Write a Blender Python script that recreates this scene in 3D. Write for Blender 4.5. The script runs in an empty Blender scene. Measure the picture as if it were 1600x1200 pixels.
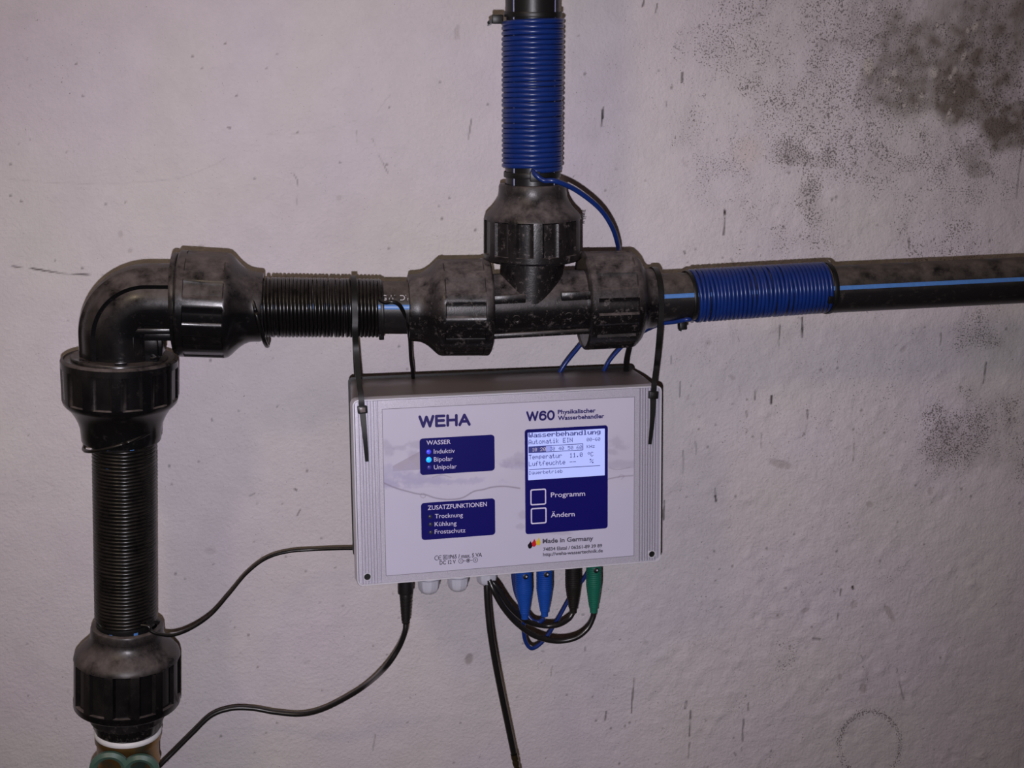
import bpy, bmesh, math
import numpy as np
from mathutils import Vector, Matrix

scene = bpy.context.scene
COL = scene.collection
rng = np.random.default_rng(7)

# ------------------------------------------------------------------ camera
FPX = 2000.0
PITCH, YAW = math.radians(14), math.radians(8)
FWD = np.array([math.sin(YAW)*math.cos(PITCH), math.cos(YAW)*math.cos(PITCH), -math.sin(PITCH)])
RGT = np.cross(FWD, [0, 0, 1.0]); RGT /= np.linalg.norm(RGT)
UPV = np.cross(RGT, FWD)
YP = -0.11                                    # plane of the pipe axes (wall face is Y = 0)
CAM = np.array([0, YP, 0]) - FWD*1.0
cam_data = bpy.data.cameras.new('camera'); cam = bpy.data.objects.new('camera', cam_data); COL.objects.link(cam)
cam_data.sensor_width = 36; cam_data.lens = FPX/1600*36
cam_data.clip_start = 0.01
mw = Matrix([[*v, 0] for v in (RGT, UPV, -FWD)]).to_3x3().transposed().to_4x4(); mw.translation = Vector(CAM)
cam.matrix_world = mw
scene.camera = cam

# ------------------------------------------------------------------ light
scene.view_settings.view_transform = 'Standard'
scene.view_settings.look = 'None'
scene.view_settings.exposure = 0.0
scene.view_settings.gamma = 1.0
scene.view_settings.use_curve_mapping = False
world = bpy.data.worlds.new('world'); scene.world = world; world.use_nodes = True
world.node_tree.nodes['Background'].inputs[0].default_value = (0.9, 0.85, 0.8, 1)
world.node_tree.nodes['Background'].inputs[1].default_value = 0.02

fl = bpy.data.lights.new('phone_flash', 'SPOT'); fl.shadow_soft_size = 0.004; fl.spot_size = math.radians(80); fl.spot_blend = 1.0; fl.energy = 28; fl.color = (0.95, 0.905, 1.0)
flo = bpy.data.objects.new('phone_flash', fl); COL.objects.link(flo)
m2 = mw.copy(); m2.translation = Vector(CAM - RGT*0.010 - UPV*0.032 + FWD*0.01); flo.matrix_world = m2
flo.rotation_euler = (Vector(m2.translation)-Vector((float(CAM[0]+FWD[0]-.06*RGT[0]), float(CAM[1]+FWD[1]-.06*RGT[1]), float(CAM[2]+FWD[2]-.005)))).to_track_quat('Z', 'Y').to_euler()
lp = bpy.data.lights.new('cellar_lamp', 'POINT'); lp.shadow_soft_size = 0.085; lp.energy = 10; lp.color = (1.0, 0.80, 0.56)
lpo = bpy.data.objects.new('cellar_lamp', lp); COL.objects.link(lpo); lpo.location = (-0.72, -1.25, 0.88)

# ------------------------------------------------------------------ measuring helpers
def V(a): return Vector((float(a[0]), float(a[1]), float(a[2])))
def ray(px, py): return FWD + RGT*((px-800)/FPX) + UPV*((600-py)/FPX)
def W(px, py, Y=YP):
    r = ray(px, py); return CAM + r*((Y-CAM[1])/r[1])
def S(px, py, Y=YP):                          # metres per photo pixel at that point
    return float((W(px, py, Y)-CAM) @ FWD)/FPX
def proj(P):
    d = P-CAM; k = d@FWD
    return 800+FPX*(d@RGT)/k, 600-FPX*(d@UPV)/k

# ------------------------------------------------------------------ object helpers
def link(o, parent=None):
    COL.objects.link(o)
    if parent is not None: o.parent = parent
    return o
def wloc(o):
    v = o.location.copy()
    while o.parent is not None: o = o.parent; v = v + o.location
    return v
def mesh(name, verts, faces, mat, parent=None, smooth=40):
    """one mesh object from world-space vertices; its origin sits at the middle of its box"""
    v = np.asarray(verts, float).reshape(-1, 3)
    c = (v.min(0)+v.max(0))/2
    me = bpy.data.meshes.new(name)
    me.from_pydata((v-c).tolist(), [], faces)
    if smooth is not None:
        me.polygons.foreach_set('use_smooth', [True]*len(me.polygons))
        if smooth < 180: me.set_sharp_from_angle(angle=math.radians(smooth))
    me.materials.append(mat); me.update()
    o = bpy.data.objects.new(name, me)
    o.location = V(c) - (wloc(parent) if parent is not None else Vector((0, 0, 0)))
    return link(o, parent)
def tag(o, label, cat=None, group=None, kind=None):
    if label: o['label'] = label
    if cat: o['category'] = cat
    if group: o['group'] = group
    if kind: o['kind'] = kind
    return o
def thing(name, loc, label, cat, group=None):
    o = bpy.data.objects.new(name, None); o.empty_display_size = 0.02
    o.location = V(loc); link(o); return tag(o, label, cat, group)

class G:                                       # collects pieces of one mesh
    def __init__(s): s.v = []; s.f = []
    def add(s, v, f):
        n = len(s.v); s.v += [tuple(map(float, p)) for p in v]; s.f += [tuple(i+n for i in q) for q in f]; return s
    def out(s, name, mat, parent=None, smooth=40): return mesh(name, s.v, s.f, mat, parent, smooth)

def frame(d, hint=None):
    d = np.asarray(d, float); d = d/np.linalg.norm(d)
    h = np.array([0, -1.0, 0]) if hint is None else np.asarray(hint, float)
    a = h - d*(h@d)
    if np.linalg.norm(a) < 1e-3: h = np.array([1.0, 0, 0]); a = h - d*(h@d)
    a /= np.linalg.norm(a); b = np.cross(d, a); return d, a, b

def grid_faces(n, m, close_n=False, close_m=True):
    f = []
    for i in range(n if close_n else n-1):
        for j in range(m if close_m else m-1):
            f.append((i*m+j, i*m+(j+1) % m, ((i+1) % n)*m+(j+1) % m, ((i+1) % n)*m+j))
    return f
def lathe(p0, p1, prof, n=64, mod=None, caps=True, hint=None):
    """prof: list of (fraction along axis, radius m [, recess amount]); mod(theta) in 0..1"""
    p0, p1 = np.asarray(p0), np.asarray(p1)
    d, a, b = frame(p1-p0, hint); L = np.linalg.norm(p1-p0)
    v = []
    for q in prof:
        t, r = q[0], q[1]; rec = q[2] if len(q) > 2 else 0
        for j in range(n):
            th = 2*math.pi*j/n
            rr = r - (rec*mod(th) if (rec and mod) else 0)
            v.append(p0+d*(L*t)+(a*math.cos(th)+b*math.sin(th))*rr)
    f = grid_faces(len(prof), n)
    if caps:
        f.append(tuple(range(n))[::-1]); f.append(tuple(len(prof)*n-n+j for j in range(n)))
    return v, f
def catmull(P, k=8):
    P = [np.asarray(p, float) for p in P]
    Q = [2*P[0]-P[1]]+P+[2*P[-1]-P[-2]]; out = []
    for i in range(1, len(Q)-2):
        for s in range(k):
            t = s/k; a, b, c, d = Q[i-1], Q[i], Q[i+1], Q[i+2]
            out.append(.5*((2*b)+(c-a)*t+(2*a-5*b+4*c-d)*t*t+(3*b-a-3*c+d)*t**3))
    out.append(P[-1]); return np.array(out)
def tube(P, r, n=10, caps=True):
    P = np.asarray(P); m = len(P)
    T = np.gradient(P, axis=0); T /= np.linalg.norm(T, axis=1)[:, None]
    rs = np.full(m, r) if np.isscalar(r) else np.asarray(r)
    _, a, _ = frame(T[0]); v = []
    for i in range(m):
        a = a-T[i]*(a@T[i]); a /= np.linalg.norm(a); b = np.cross(T[i], a)
        for j in range(n):
            th = 2*math.pi*j/n; v.append(P[i]+(a*math.cos(th)+b*math.sin(th))*rs[i])
    f = grid_faces(m, n)
    if caps: f += [tuple(range(n))[::-1], tuple(m*n-n+j for j in range(n))]
    return v, f
def strap(P, w, t, wdir):
    """flat band along P; w: width (scalar or per point), wdir: width direction"""
    P = np.asarray(P); m = len(P); T = np.gradient(P, axis=0); T /= np.linalg.norm(T, axis=1)[:, None]
    ws = np.full(m, w) if np.isscalar(w) else np.asarray(w); v = []
    for i in range(m):
        a = np.asarray(wdir, float); a = a-T[i]*(a@T[i]); a /= np.linalg.norm(a); b = np.cross(T[i], a)
        for sx, sy in ((-1, -1), (1, -1), (1, 1), (-1, 1)): v.append(P[i]+a*(sx*ws[i]/2)+b*(sy*t/2))
    return v, grid_faces(m, 4)+[(3, 2, 1, 0), tuple(m*4-4+j for j in range(4))]
def box(c, ax, ay, az, hx, hy, hz, bev=0.25):
    """bevelled box: half sizes along three unit axes"""
    c, ax, ay, az = map(np.asarray, (c, ax, ay, az)); e = min(hx, hy, hz)*bev
    bm = bmesh.new(); bmesh.ops.create_cube(bm, size=2)
    for q in bm.verts: q.co = Vector((q.co.x*hx, q.co.y*hy, q.co.z*hz))
    if e > 0: bmesh.ops.bevel(bm, geom=bm.edges[:], offset=e, segments=2, affect='EDGES', profile=0.5)
    bm.verts.index_update()
    v = [c+ax*q.co.x+ay*q.co.y+az*q.co.z for q in bm.verts]; f = [tuple(w.index for w in p.verts) for p in bm.faces]
    bm.free(); return v, f

# ------------------------------------------------------------------ materials
def mat(name, base, rough=0.5, metal=0.0, spec=0.5, noise=0.0, nscale=200, dust=0.0, dustcol=(.17, .135, .12), dscale=90, bump=0.0, bscale=600,
        emit=None, estr=0, rvar=0.0, coat=0.0, dust_any=0.0, patch=None, pscale=40, plo=.5, phi=.6):
    m = bpy.data.materials.new(name); m.use_nodes = True; nt = m.node_tree; N = nt.nodes; L = nt.links
    b = N['Principled BSDF']
    b.inputs['Base Color'].default_value = (*base, 1); b.inputs['Roughness'].default_value = rough
    b.inputs['Metallic'].default_value = metal; b.inputs['Specular IOR Level'].default_value = spec
    b.inputs['Coat Weight'].default_value = coat
    geo = N.new('ShaderNodeNewGeometry'); pos = geo.outputs['Position']
    def nz(scale, detail=4, rgh=.6):
        n = N.new('ShaderNodeTexNoise'); n.inputs['Scale'].default_value = scale; n.inputs['Detail'].default_value = detail
        n.inputs['Roughness'].default_value = rgh; L.new(pos, n.inputs['Vector']); return n.outputs['Fac']
    def ramp(src, lo, hi):
        r = N.new('ShaderNodeMapRange'); r.inputs[1].default_value = lo; r.inputs[2].default_value = hi; r.clamp = True
        L.new(src, r.inputs[0]); return r.outputs[0]
    def math_(op, a, c):
        k = N.new('ShaderNodeMath'); k.operation = op
        for i, x in ((0, a), (1, c)):
            if hasattr(x, 'is_linked'): L.new(x, k.inputs[i])
            else: k.inputs[i].default_value = x
        return k.outputs[0]
    def mix(fac, a, c):
        k = N.new('ShaderNodeMix'); k.data_type = 'RGBA'
        if hasattr(fac, 'is_linked'): L.new(fac, k.inputs[0])
        else: k.inputs[0].default_value = fac
        for i, x in ((6, a), (7, c)):
            if hasattr(x, 'is_linked'): L.new(x, k.inputs[i])
            else: k.inputs[i].default_value = (*x, 1)
        return k.outputs[2]
    col = None
    if noise:
        col = mix(nz(nscale), tuple(c*(1-noise) for c in base), tuple(min(1, c*(1+noise)) for c in base))
    if patch is not None:
        col = mix(ramp(nz(pscale, 5), plo, phi), col if col is not None else base, patch)
    dm = None
    if dust or dust_any:                       # dust settled on what faces up, plus dry smears anywhere
        sx = N.new('ShaderNodeSeparateXYZ'); L.new(geo.outputs['Normal'], sx.inputs[0])
        up = ramp(sx.outputs[2], -0.05, 0.95)
        nn = ramp(nz(dscale, 6, .7), 0.32, 0.62)
        dm = math_('MULTIPLY', math_('MULTIPLY', up, nn), dust)
        if dust_any:
            sm = ramp(nz(dscale*2.6, 8, .8), 0.55, 0.68)
            dm = math_('MAXIMUM', dm, math_('MULTIPLY', sm, dust_any))
        col = mix(dm, col if col is not None else base, dustcol)
        rr = N.new('ShaderNodeMapRange'); rr.inputs[3].default_value = rough; rr.inputs[4].default_value = 0.85
        L.new(dm, rr.inputs[0]); L.new(rr.outputs[0], b.inputs['Roughness'])
    elif rvar:
        rr = N.new('ShaderNodeMapRange'); rr.inputs[3].default_value = max(.02, rough-rvar); rr.inputs[4].default_value = rough+rvar
        L.new(nz(nscale), rr.inputs[0]); L.new(rr.outputs[0], b.inputs['Roughness'])
    if col is not None: L.new(col, b.inputs['Base Color'])
    if bump:
        bp = N.new('ShaderNodeBump'); bp.inputs['Strength'].default_value = bump; bp.inputs['Distance'].default_value = 0.0005
        L.new(nz(bscale, 3), bp.inputs['Height']); L.new(bp.outputs[0], b.inputs['Normal'])
    if emit is not None:
        b.inputs['Emission Color'].default_value = (*emit, 1); b.inputs['Emission Strength'].default_value = estr
    return m

M_fit = mat('black_fitting_plastic', (.0055, .005, .0055), .27, spec=.35, dust=1.0, dust_any=.62, dscale=75, dustcol=(.165, .135, .132), bump=.15, bscale=900)
M_fit_clean = mat('black_glossy_plastic', (.004, .004, .0046), .20, spec=.35, dust=.85, dust_any=.10, dscale=55, dustcol=(.165, .135, .127), bump=.06, bscale=500)
M_pipe = mat('black_pe_pipe', (.010, .009, .010), .36, spec=.35, dust=.85, dust_any=.25, dscale=60, dustcol=(.15, .122, .106), bump=.1, bscale=700)
M_pipeclean = mat('black_pe_pipe_clean', (.009, .0085, .009), .34, spec=.35, dust=.1, bump=.08, bscale=700)
M_stripe = mat('blue_pipe_stripe', (.075, .20, .50), .4, noise=.2, nscale=300)
M_stripe2 = mat('pale_blue_pipe_stripe', (.17, .19, .38), .4, noise=.2, nscale=300)
M_bluewire = mat('blue_wire_insulation', (.006, .024, .145), .30, spec=.4, noise=.25, nscale=120, dust=.09, dscale=40, dustcol=(.16, .13, .17))
M_blackwire = mat('black_wire_insulation', (.004, .0038, .004), .24, spec=.4, noise=.3, nscale=300, dust=.22, dscale=80, dustcol=(.12, .095, .08))
M_tie = mat('black_nylon', (.006, .006, .006), .42, spec=.4, noise=.2, dust=.05)
M_cable = mat('black_cable_sheath', (.010, .009, .0095), .3, noise=.25, nscale=300, dust=.08)
M_navy = mat('navy_cable_sheath', (.018, .028, .10), .38, noise=.2, nscale=300)
M_lid = mat('silver_grey_lid', (.46, .44, .52), .42, metal=.25, noise=.45, nscale=1500, bump=.25, bscale=1800)
M_rim = mat('silver_lid_rim', (.60, .59, .66), .35, metal=.2, noise=.12, nscale=1200)
M_house = mat('grey_housing_plastic', (.14, .115, .118), .32, spec=.35, noise=.1, nscale=100, bump=.08, bscale=60)
M_groove = mat('dark_groove', (.05, .05, .07), .6, noise=.1)
M_gland = mat('light_grey_polyamide', (.50, .49, .55), .45, noise=.05)
M_navyprint = mat('navy_print', (.0065, .005, .115), .35, spec=.2, noise=.06, nscale=80)
M_navytext = mat('navy_lettering', (.018, .011, .115), .4, spec=.3, noise=.04)
M_greytext = mat('grey_lettering', (.08, .072, .10), .4, spec=.3, noise=.04)
M_whitetext = mat('pale_lettering', (.62, .58, .78), .4, noise=.04)
M_lcd = mat('backlit_display', (.16, .17, .3), .3, spec=.3, emit=(.44, .51, 1.0), estr=.78)
M_lcdink = mat('display_ink', (.03, .035, .17), .4, emit=(.05, .06, .26), estr=.3)
M_lcdmid = mat('display_half_tone', (.2, .22, .45), .4, emit=(.25, .30, .75), estr=.6)
M_ledon = mat('bright_blue_diode', (.02, .2, .6), .3, emit=(.01, .40, 1.0), estr=1.05)
M_leddim = mat('dim_blue_diode', (.05, .05, .4), .3, emit=(.05, .06, .9), estr=.65)
M_ledoff = mat('unlit_violet_diode', (.05, .04, .30), .3, noise=.1)
M_ledgrey = mat('unlit_grey_diode', (.03, .034, .06), .3, noise=.1)
M_pblue = mat('blue_plug_plastic', (.008, .055, .30), .4, spec=.35, noise=.15, nscale=200)
M_pblack = mat('black_plug_plastic', (.010, .0085, .008), .42, spec=.35, noise=.2, nscale=200, dust_any=.08)
M_pgreen = mat('green_plug_plastic', (.008, .115, .075), .42, noise=.2, nscale=200)
M_brass = mat('brass', (.30, .17, .055), .33, metal=.85, noise=.3, nscale=60, patch=(.10, .16, .13), pscale=28, plo=.50, phi=.62)
M_seal = mat('white_seal', (.72, .71, .72), .5, noise=.04)
M_green = mat('green_lacquer', (.060, .115, .090), .38, noise=.3, nscale=120, bump=.15, bscale=200)
M_dropk = mat('black_drop', (.008, .005, .012), .6, spec=.1, noise=.05)
M_dropr = mat('red_drop', (.50, .01, .02), .4, noise=.05)
M_dropy = mat('yellow_drop', (.62, .50, .03), .4, noise=.05)
M_fluff = mat('dust_fluff', (.03, .025, .025), .9, noise=.2)
M_plaster = mat('cellar_plaster', (.62, .545, .54), .85, noise=.06, nscale=12, bump=.4, bscale=120)
M_concrete = mat('concrete_floor', (.24, .22, .20), .8, noise=.25, nscale=9, bump=.3, bscale=150)

# ------------------------------------------------------------------ the room
def field(shape, sig):
    """smooth random field, zero mean and unit deviation"""
    h, w = shape; n = rng.standard_normal(shape)
    ky = np.fft.fftfreq(h)[:, None]; kx = np.fft.rfftfreq(w)[None, :]
    n = np.fft.irfft2(np.fft.rfft2(n)*np.exp(-2*(math.pi*sig)**2*(kx*kx+ky*ky)), s=shape)
    return (n-n.mean())/n.std()
def sstep(x, a, b): t = np.clip((x-a)/(b-a), 0, 1); return t*t*(3-2*t)

def build_wall():
    x0, x1 = W(-140, 700, 0)[0], W(1760, 300, 0)[0]; z0, z1 = W(800, 1330, 0)[2], W(800, -130, 0)[2]
    step = 0.00112
    xs = np.arange(x0, x1, step); zs = np.arange(z0, z1, step); nx, nz = len(xs), len(zs)
    X, Z = np.meshgrid(xs, zs)
    P = np.stack([X, np.zeros_like(X), Z], -1); PX, PY = proj(P)
    sh = X.shape
    f1, f2, f3, f4 = field(sh, 1.2), field(sh, 3.2), field(sh, 10), field(sh, 45)
    g1, g2, g3 = field(sh, 2.0), field(sh, 6), field(sh, 22)
    edge = np.minimum.reduce([sstep(X, x0, x0+.03), sstep(-X, -x1, -x1+.03), sstep(Z, z0, z0+.03), sstep(-Z, -z1, -z1+.03)])
    # relief: trowelled paint, rougher on the right and below
    rough = .35 + .75*sstep(PX, 850, 1300)*(.6+.4*sstep(PY, 150, 600)) + .5*np.exp(-((PX-1100)/250)**2-((PY-980)/180)**2) + .35*np.exp(-((PX-200)/160)**2-((PY-220)/200)**2)
    crater = np.clip(f2-1.1, 0, 2)-np.clip(-f2-1.5, 0, 1.5)
    D = 0.00055*f4 + 0.00014*f3*rough + (0.00016*f2+0.00026*crater)*rough + 0.00006*f1*rough
    # painted albedo
    base = np.ones(sh+(3,))*np.array([.60, .553, .58])
    tone = 1+.022*f4+.012*g2+.008*f1
    base *= tone[..., None]
    base[..., 1] *= 1+.008*g3; base[..., 2] *= 1-.012*g3
    # mould: soft grey-brown smudges at the upper right
    def blob(cx, cy, rx, ry, ang=0, soft=.35, nse=.25):
        a = math.radians(ang); dx, dy = PX-cx, PY-cy
        u = (dx*math.cos(a)+dy*math.sin(a))/rx; w = (-dx*math.sin(a)+dy*math.cos(a))/ry
        return 1-sstep(np.sqrt(u*u+w*w)+nse*g3*.7+nse*.5*g2, 1-soft, 1+soft)
    sm = np.zeros(sh)
    for a in ((1455, 125, 105, 62, 0, .4, .25, .58), (1490, 130, 40, 75, 12, .35, .25, .80), (1520, 45, 130, 50, -10, .6, .3, .62), (1585, 15, 60, 40, 0, .6, .3, .3), (1590, 195, 50, 24, -28, .45, .3, .75),
              (1540, 228, 45, 14, -25, .5, .3, .35), (1527, 263, 16, 12, 0, .5, .3, .4), (1395, 40, 80, 55, 0, .7, .4, .25), (1400, 165, 55, 22, 0, .6, .4, .3),
              (1255, 245, 45, 16, 10, .7, .5, .22), (1275, 315, 35, 28, 40, .7, .5, .22), (1370, 250, 55, 30, 0, .9, .5, .15), (1570, 540, 50, 60, 0, .9, .5, .2), (1580, 650, 35, 50, 0, .9, .5, .25), (1540, 710, 60, 22, 8, .8, .5, .25), (1325, 95, 240, 210, 0, .9, .4, .08)):
        sm = np.maximum(sm, a[7]*blob(*a[:7]))
    sm = np.clip(sm*(1+.22*g1*.6+.18*f2*.6), 0, .9)
    base = base*(1-sm[..., None]) + np.array([.115, .092, .068])*sm[..., None]
    # flecks where the paint has come off the stain
    fleck = np.zeros(sh)
    for cx, cy, rx, ry, an in ((1459, 114, 6, 8, 0), (1492, 110, 3, 6, 15), (1485, 121, 2.5, 4, 0), (1384, 127, 5, 4, -20), (1397, 115, 4, 5, 0), (1356, 103, 7, 13, 0), (1506, 88, 3, 7, 30), (1524, 42, 4, 7, 30), (1483, 178, 2.2, 10, 20), (1445, 178, 3, 3, 0), (1432, 166, 2, 4, 0), (1412, 165, 3, 3, 0), (1404, 140, 5, 4, 0), (1440, 150, 3, 5, 0), (1465, 40, 3, 3, 0), (1492, 144, 2, 2, 0), (1512, 48, 2.5, 4, 0)):
        fleck = np.maximum(fleck, blob(cx, cy, rx, ry, an, .4, .08))
    base = base*(1-.75*fleck[..., None]) + np.array([.55, .50, .47])*.75*fleck[..., None]
    # specks of mould: dense clouds of tiny dots
    dens = np.zeros(sh)+.012
    for a in ((1330, 160, 270, 215, 20, .7, .35, .62), (1160, 70, 90, 90, 40, .8, .4, .58), (1170, 140, 55, 45, 0, .9, .5, .68), (1255, 240, 75, 38, 15, .9, .5, .82), (1275, 310, 50, 55, 20, .9, .5, .84), (1100, 45, 45, 45, 0, .8, .5, .35), (1210, 190, 90, 60, 30, .8, .4, .5),
              (1350, 330, 110, 45, 0, .8, .4, .35), (1560, 545, 60, 60, 0, .95, .6, .8), (1585, 640, 45, 70, 0, .95, .6, .7), (1520, 700, 75, 32, 12, .95, .6, .74), (1380, 620, 330, 260, 10, .9, .5, .26), (1250, 960, 420, 260, 0, .9, .5, .16), (1370, 640, 70, 45, 0, .9, .5, .25), (1250, 640, 60, 30, 0, .9, .5, .3), (1225, 1040, 22, 40, 15, .8, .5, .45), (1170, 1100, 90, 22, -12, .9, .5, .35), (1300, 1150, 60, 70, 0, .9, .5, .2), (130, 220, 90, 120, 0, .9, .5, .10), (430, 680, 130, 120, 0, .9, .5, .08)):
        dens = np.maximum(dens, a[7]*blob(*a[:7]))
    ring = np.abs(np.hypot((PX-1360)/48, (PY-1165)/52)-1); dens = np.maximum(dens, .8*np.exp(-(ring/.14)**2)*(PY < 1215))
    dens = np.where((PX > 1040), dens, np.minimum(dens, .12))
    hit = rng.random(sh) < .0006
    spk = hit*rng.uniform(.35, 1, sh)
    grow = spk.copy()
    for dy, dx, k in ((0, 1, .75), (1, 0, .6), (1, 1, .4)):
        big = np.roll(np.roll(spk, dy, 0), dx, 1)*k*(rng.random(sh) < .75); grow = np.maximum(grow, big)
    big = rng.random(sh) < (dens*.0012+.00003)
    for dy in (-1, 0, 1):
        for dx in (0, 1): grow = np.maximum(grow, np.roll(np.roll(big, dy, 0), dx, 1)*(.9 if dy == 0 else .45))
    grow = np.clip(grow, 0, 1)*.62
    base = base*(1-grow[..., None]) + np.array([.055, .046, .042])*grow[..., None]
    # scratches, cracks and drip marks
    def line(pts, wpx, dark, depth=0, ragged=.5):
        nonlocal base, D
        m = np.zeros(sh); pts = np.array(pts, float)
        for (ax, ay), (bx, by) in zip(pts[:-1], pts[1:]):
            lo = min(ax, bx)-12, min(ay, by)-12; hi = max(ax, bx)+12, max(ay, by)+12
            I = np.where((PX > lo[0]) & (PX < hi[0]) & (PY > lo[1]) & (PY < hi[1]))
            px, py = PX[I]+.9*f2[I]*ragged, PY[I]; dx, dy = bx-ax, by-ay; q = dx*dx+dy*dy
            t = np.clip(((px-ax)*dx+(py-ay)*dy)/q, 0, 1); d = np.hypot(px-ax-t*dx, py-ay-t*dy)
            m[I] = np.maximum(m[I], np.clip(1-(d-wpx*.4)/1.1, 0, 1))
        m *= np.clip(1+ragged*(.8*g1+.6*f2), .0, 1.0)
        base = base*(1-dark*m[..., None]) + np.array([.035, .028, .028])*dark*m[..., None]; D = D-depth*m
    line([(18, 416), (60, 421), (100, 428), (160, 430)], 1.6, .95, .0002, .55)
    line([(5, 278), (70, 285), (160, 288), (240, 283), (280, 279), (310, 268), (340, 255), (352, 248)], .4, .14, .0001)
    line([(392, 207), (440, 211), (490, 207), (560, 187), (590, 175), (610, 148)], .4, .12, .0001)
    line([(582, 217), (592, 244), (606, 270)], .9, .45); line([(455, 266), (465, 282), (463, 320)], .9, .45)
    line([(737, 186), (731, 218)], 1.3, .6); line([(560, 470), (640, 432)], .3, .2); line([(415, 432), (630, 434)], .8, .28, 0, 1.2)
    for x, y, x2, y2, w, k in ((942, 168, 939, 197, 2.0, .95), (941, 172, 941, 184, 2.6, .9), (1006, 0, 1004, 10, 2, .8), (1027, 6, 1024, 20, 1.6, .7), (1066, 113, 1065, 128, 1.8, .9), (1040, 158, 1041, 166, 1.2, .5),
                               (1131, 327, 1130, 367, 1.6, .9), (1131, 329, 1132, 334, 3.0, .95), (1421, 372, 1421, 388, 1.2, .7), (1069, 392, 1070, 396, 2.2, .9), (1142, 404, 1146, 412, 2.2, .5), (1597, 230, 1588, 310, 2.0, .45),
                               (1219, 508, 1218, 530, 1.3, .7), (1217, 531, 1217, 545, 1.2, .4), (1254, 496, 1253, 527, 2.2, .95), (1205, 618, 1205, 630, 2.2, .95), (1180, 610, 1179, 625, 1.6, .8), (1166, 642, 1166, 652, 1.6, .7),
                               (1062, 596, 1062, 620, 1.1, .6), (1049, 556, 1049, 568, 1.4, .5), (1470, 521, 1469, 538, 1.6, .6), (1541, 566, 1536, 598, 1.8, .7), (1261, 640, 1261, 654, 1.4, .6), (1189, 676, 1189, 698, 1.2, .4), (1334, 693, 1333, 720, 1.6, .5),
                               (1118, 763, 1119, 785, 1.6, .5), (1118, 775, 1119, 783, 2.6, .9), (1038, 783, 1037, 812, 1.8, .9), (1068, 704, 1066, 740, 1.0, .5), (1087, 690, 1088, 710, 1.0, .4), (1332, 917, 1333, 920, 3.4, .95), (1314, 921, 1313, 931, 1.8, .7), (1310, 958, 1309, 966, 1.6, .6),
                               (990, 1059, 986, 1113, 1.5, .75), (947, 1111, 945, 1125, 1.8, .7), (1079, 1110, 1077, 1150, 1.7, .75), (1077, 1160, 1075, 1184, 1.5, .6), (1162, 1124, 1160, 1158, 1.6, .65), (1169, 1098, 1169, 1110, 1.5, .6), (1159, 1168, 1159, 1172, 2.2, .8), (586, 1148, 583, 1172, 1.4, .5),
                               (1402, 1045, 1413, 1095, 1.5, .5), (1270, 998, 1281, 998, 3.0, .55), (1072, 1096, 1070, 1106, 4.0, .5), (331, 654, 332, 657, 2, .5), (469, 797, 465, 806, 1.4, .6), (460, 764, 463, 766, 3, .75), (398, 771, 390, 775, 2, .4),
                               (1150, 1180, 1148, 1176, 2, .5), (1350, 1000, 1352, 1003, 2, .4), (715, 40, 717, 60, 4, .2), (557, 205, 558, 221, 2, .4), (357, 199, 360, 200, 3, .5), (912, 1000, 914, 1016, 1.6, .5), (863, 1040, 861, 1056, 1.0, .4)):
        line([(x, y), (x2, y2)], w, k, 0, .45)
    # chips and old drip blobs in the paint
    def chip(cx, cy, rx, ry, ang, dark, depth):
        nonlocal base, D
        b = blob(cx, cy, rx, ry, ang, .3, .10); base = base*(1-dark*b[..., None])+np.array([.22, .185, .165])*dark*b[..., None]; D = D-depth*b
    for a in ((733, 1031, 6, 9, 15, .55, .0006), (1221, 726, 19, 6, 14, .35, .0009), (1240, 732, 4, 5, 0, -.15, -.0004), (1392, 960, 16, 4, 58, .4, .0008), (1259, 955, 6, 4, -20, .3, .0006), (1455, 768, 4, 6, 0, .35, .0006), (1360, 789, 6, 5, 40, .35, .0006), (1350, 1077, 5, 6, 0, .4, .0006), (1335, 945, 5, 6, 30, .3, .0005), (1313, 1058, 3, 5, 0, .35, .0005),
              (1009, 1004, 4, 4, 0, .25, .0005), (713, 52, 3, 9, 0, .25, .0004), (314, 386, 5, 4, 0, .3, .0004), (188, 366, 4, 6, 0, .25, .0004), (203, 392, 4, 4, 0, .3, .0005), (1108, 536, 4, 4, 0, .3, .0004), (1070, 255, 8, 3, 55, .2, .0005), (325, 1001, 4, 3, 0, .2, .0004), (328, 862, 8, 5, 0, .2, .0004), (1412, 546, 6, 4, -50, .3, .0005), (1145, 590, 5, 3, 40, .3, .0004), (1075, 623, 3, 3, 0, .25, .0004), (480, 1035, 5, 2, -20, .2, .0003), (1085, 633, 3, 3, 0, .2, .0004), (530, 310, 4, 4, 0, .2, .0003)):
        chip(*a)
    st = blob(1170, 238, 22, 22, 0, .6, .2)*.25; base = base*(1-st[..., None])+np.array([.55, .42, .34])*st[..., None]
    D = D*edge; plain = np.array([.60, .553, .58]); base = base*edge[..., None]+plain*(1-edge[..., None])
    # one sheet: fine in the middle, coarse out to the corners of the cellar
    XL, XR, ZB, ZT = -3.2, 3.6, -1.45, 1.15
    ex = np.concatenate([[XL], xs, [XR]]); ez = np.concatenate([[ZB], zs, [ZT]])
    A, B = np.meshgrid(ex, ez); DD = np.pad(D, 1); CC = np.pad(base, ((1, 1), (1, 1), (0, 0)), mode='edge')
    n, m = A.shape; co = np.stack([A, -DD, B], -1).astype(np.float32).reshape(-1)
    idx = np.arange(n*m).reshape(n, m)
    q = np.stack([idx[:-1, :-1], idx[:-1, 1:], idx[1:, 1:], idx[1:, :-1]], -1).reshape(-1, 4).astype(np.int32)
    me = bpy.data.meshes.new('wall_back'); me.vertices.add(n*m); me.vertices.foreach_set('co', co)
    me.loops.add(q.size); me.loops.foreach_set('vertex_index', q.reshape(-1))
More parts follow.
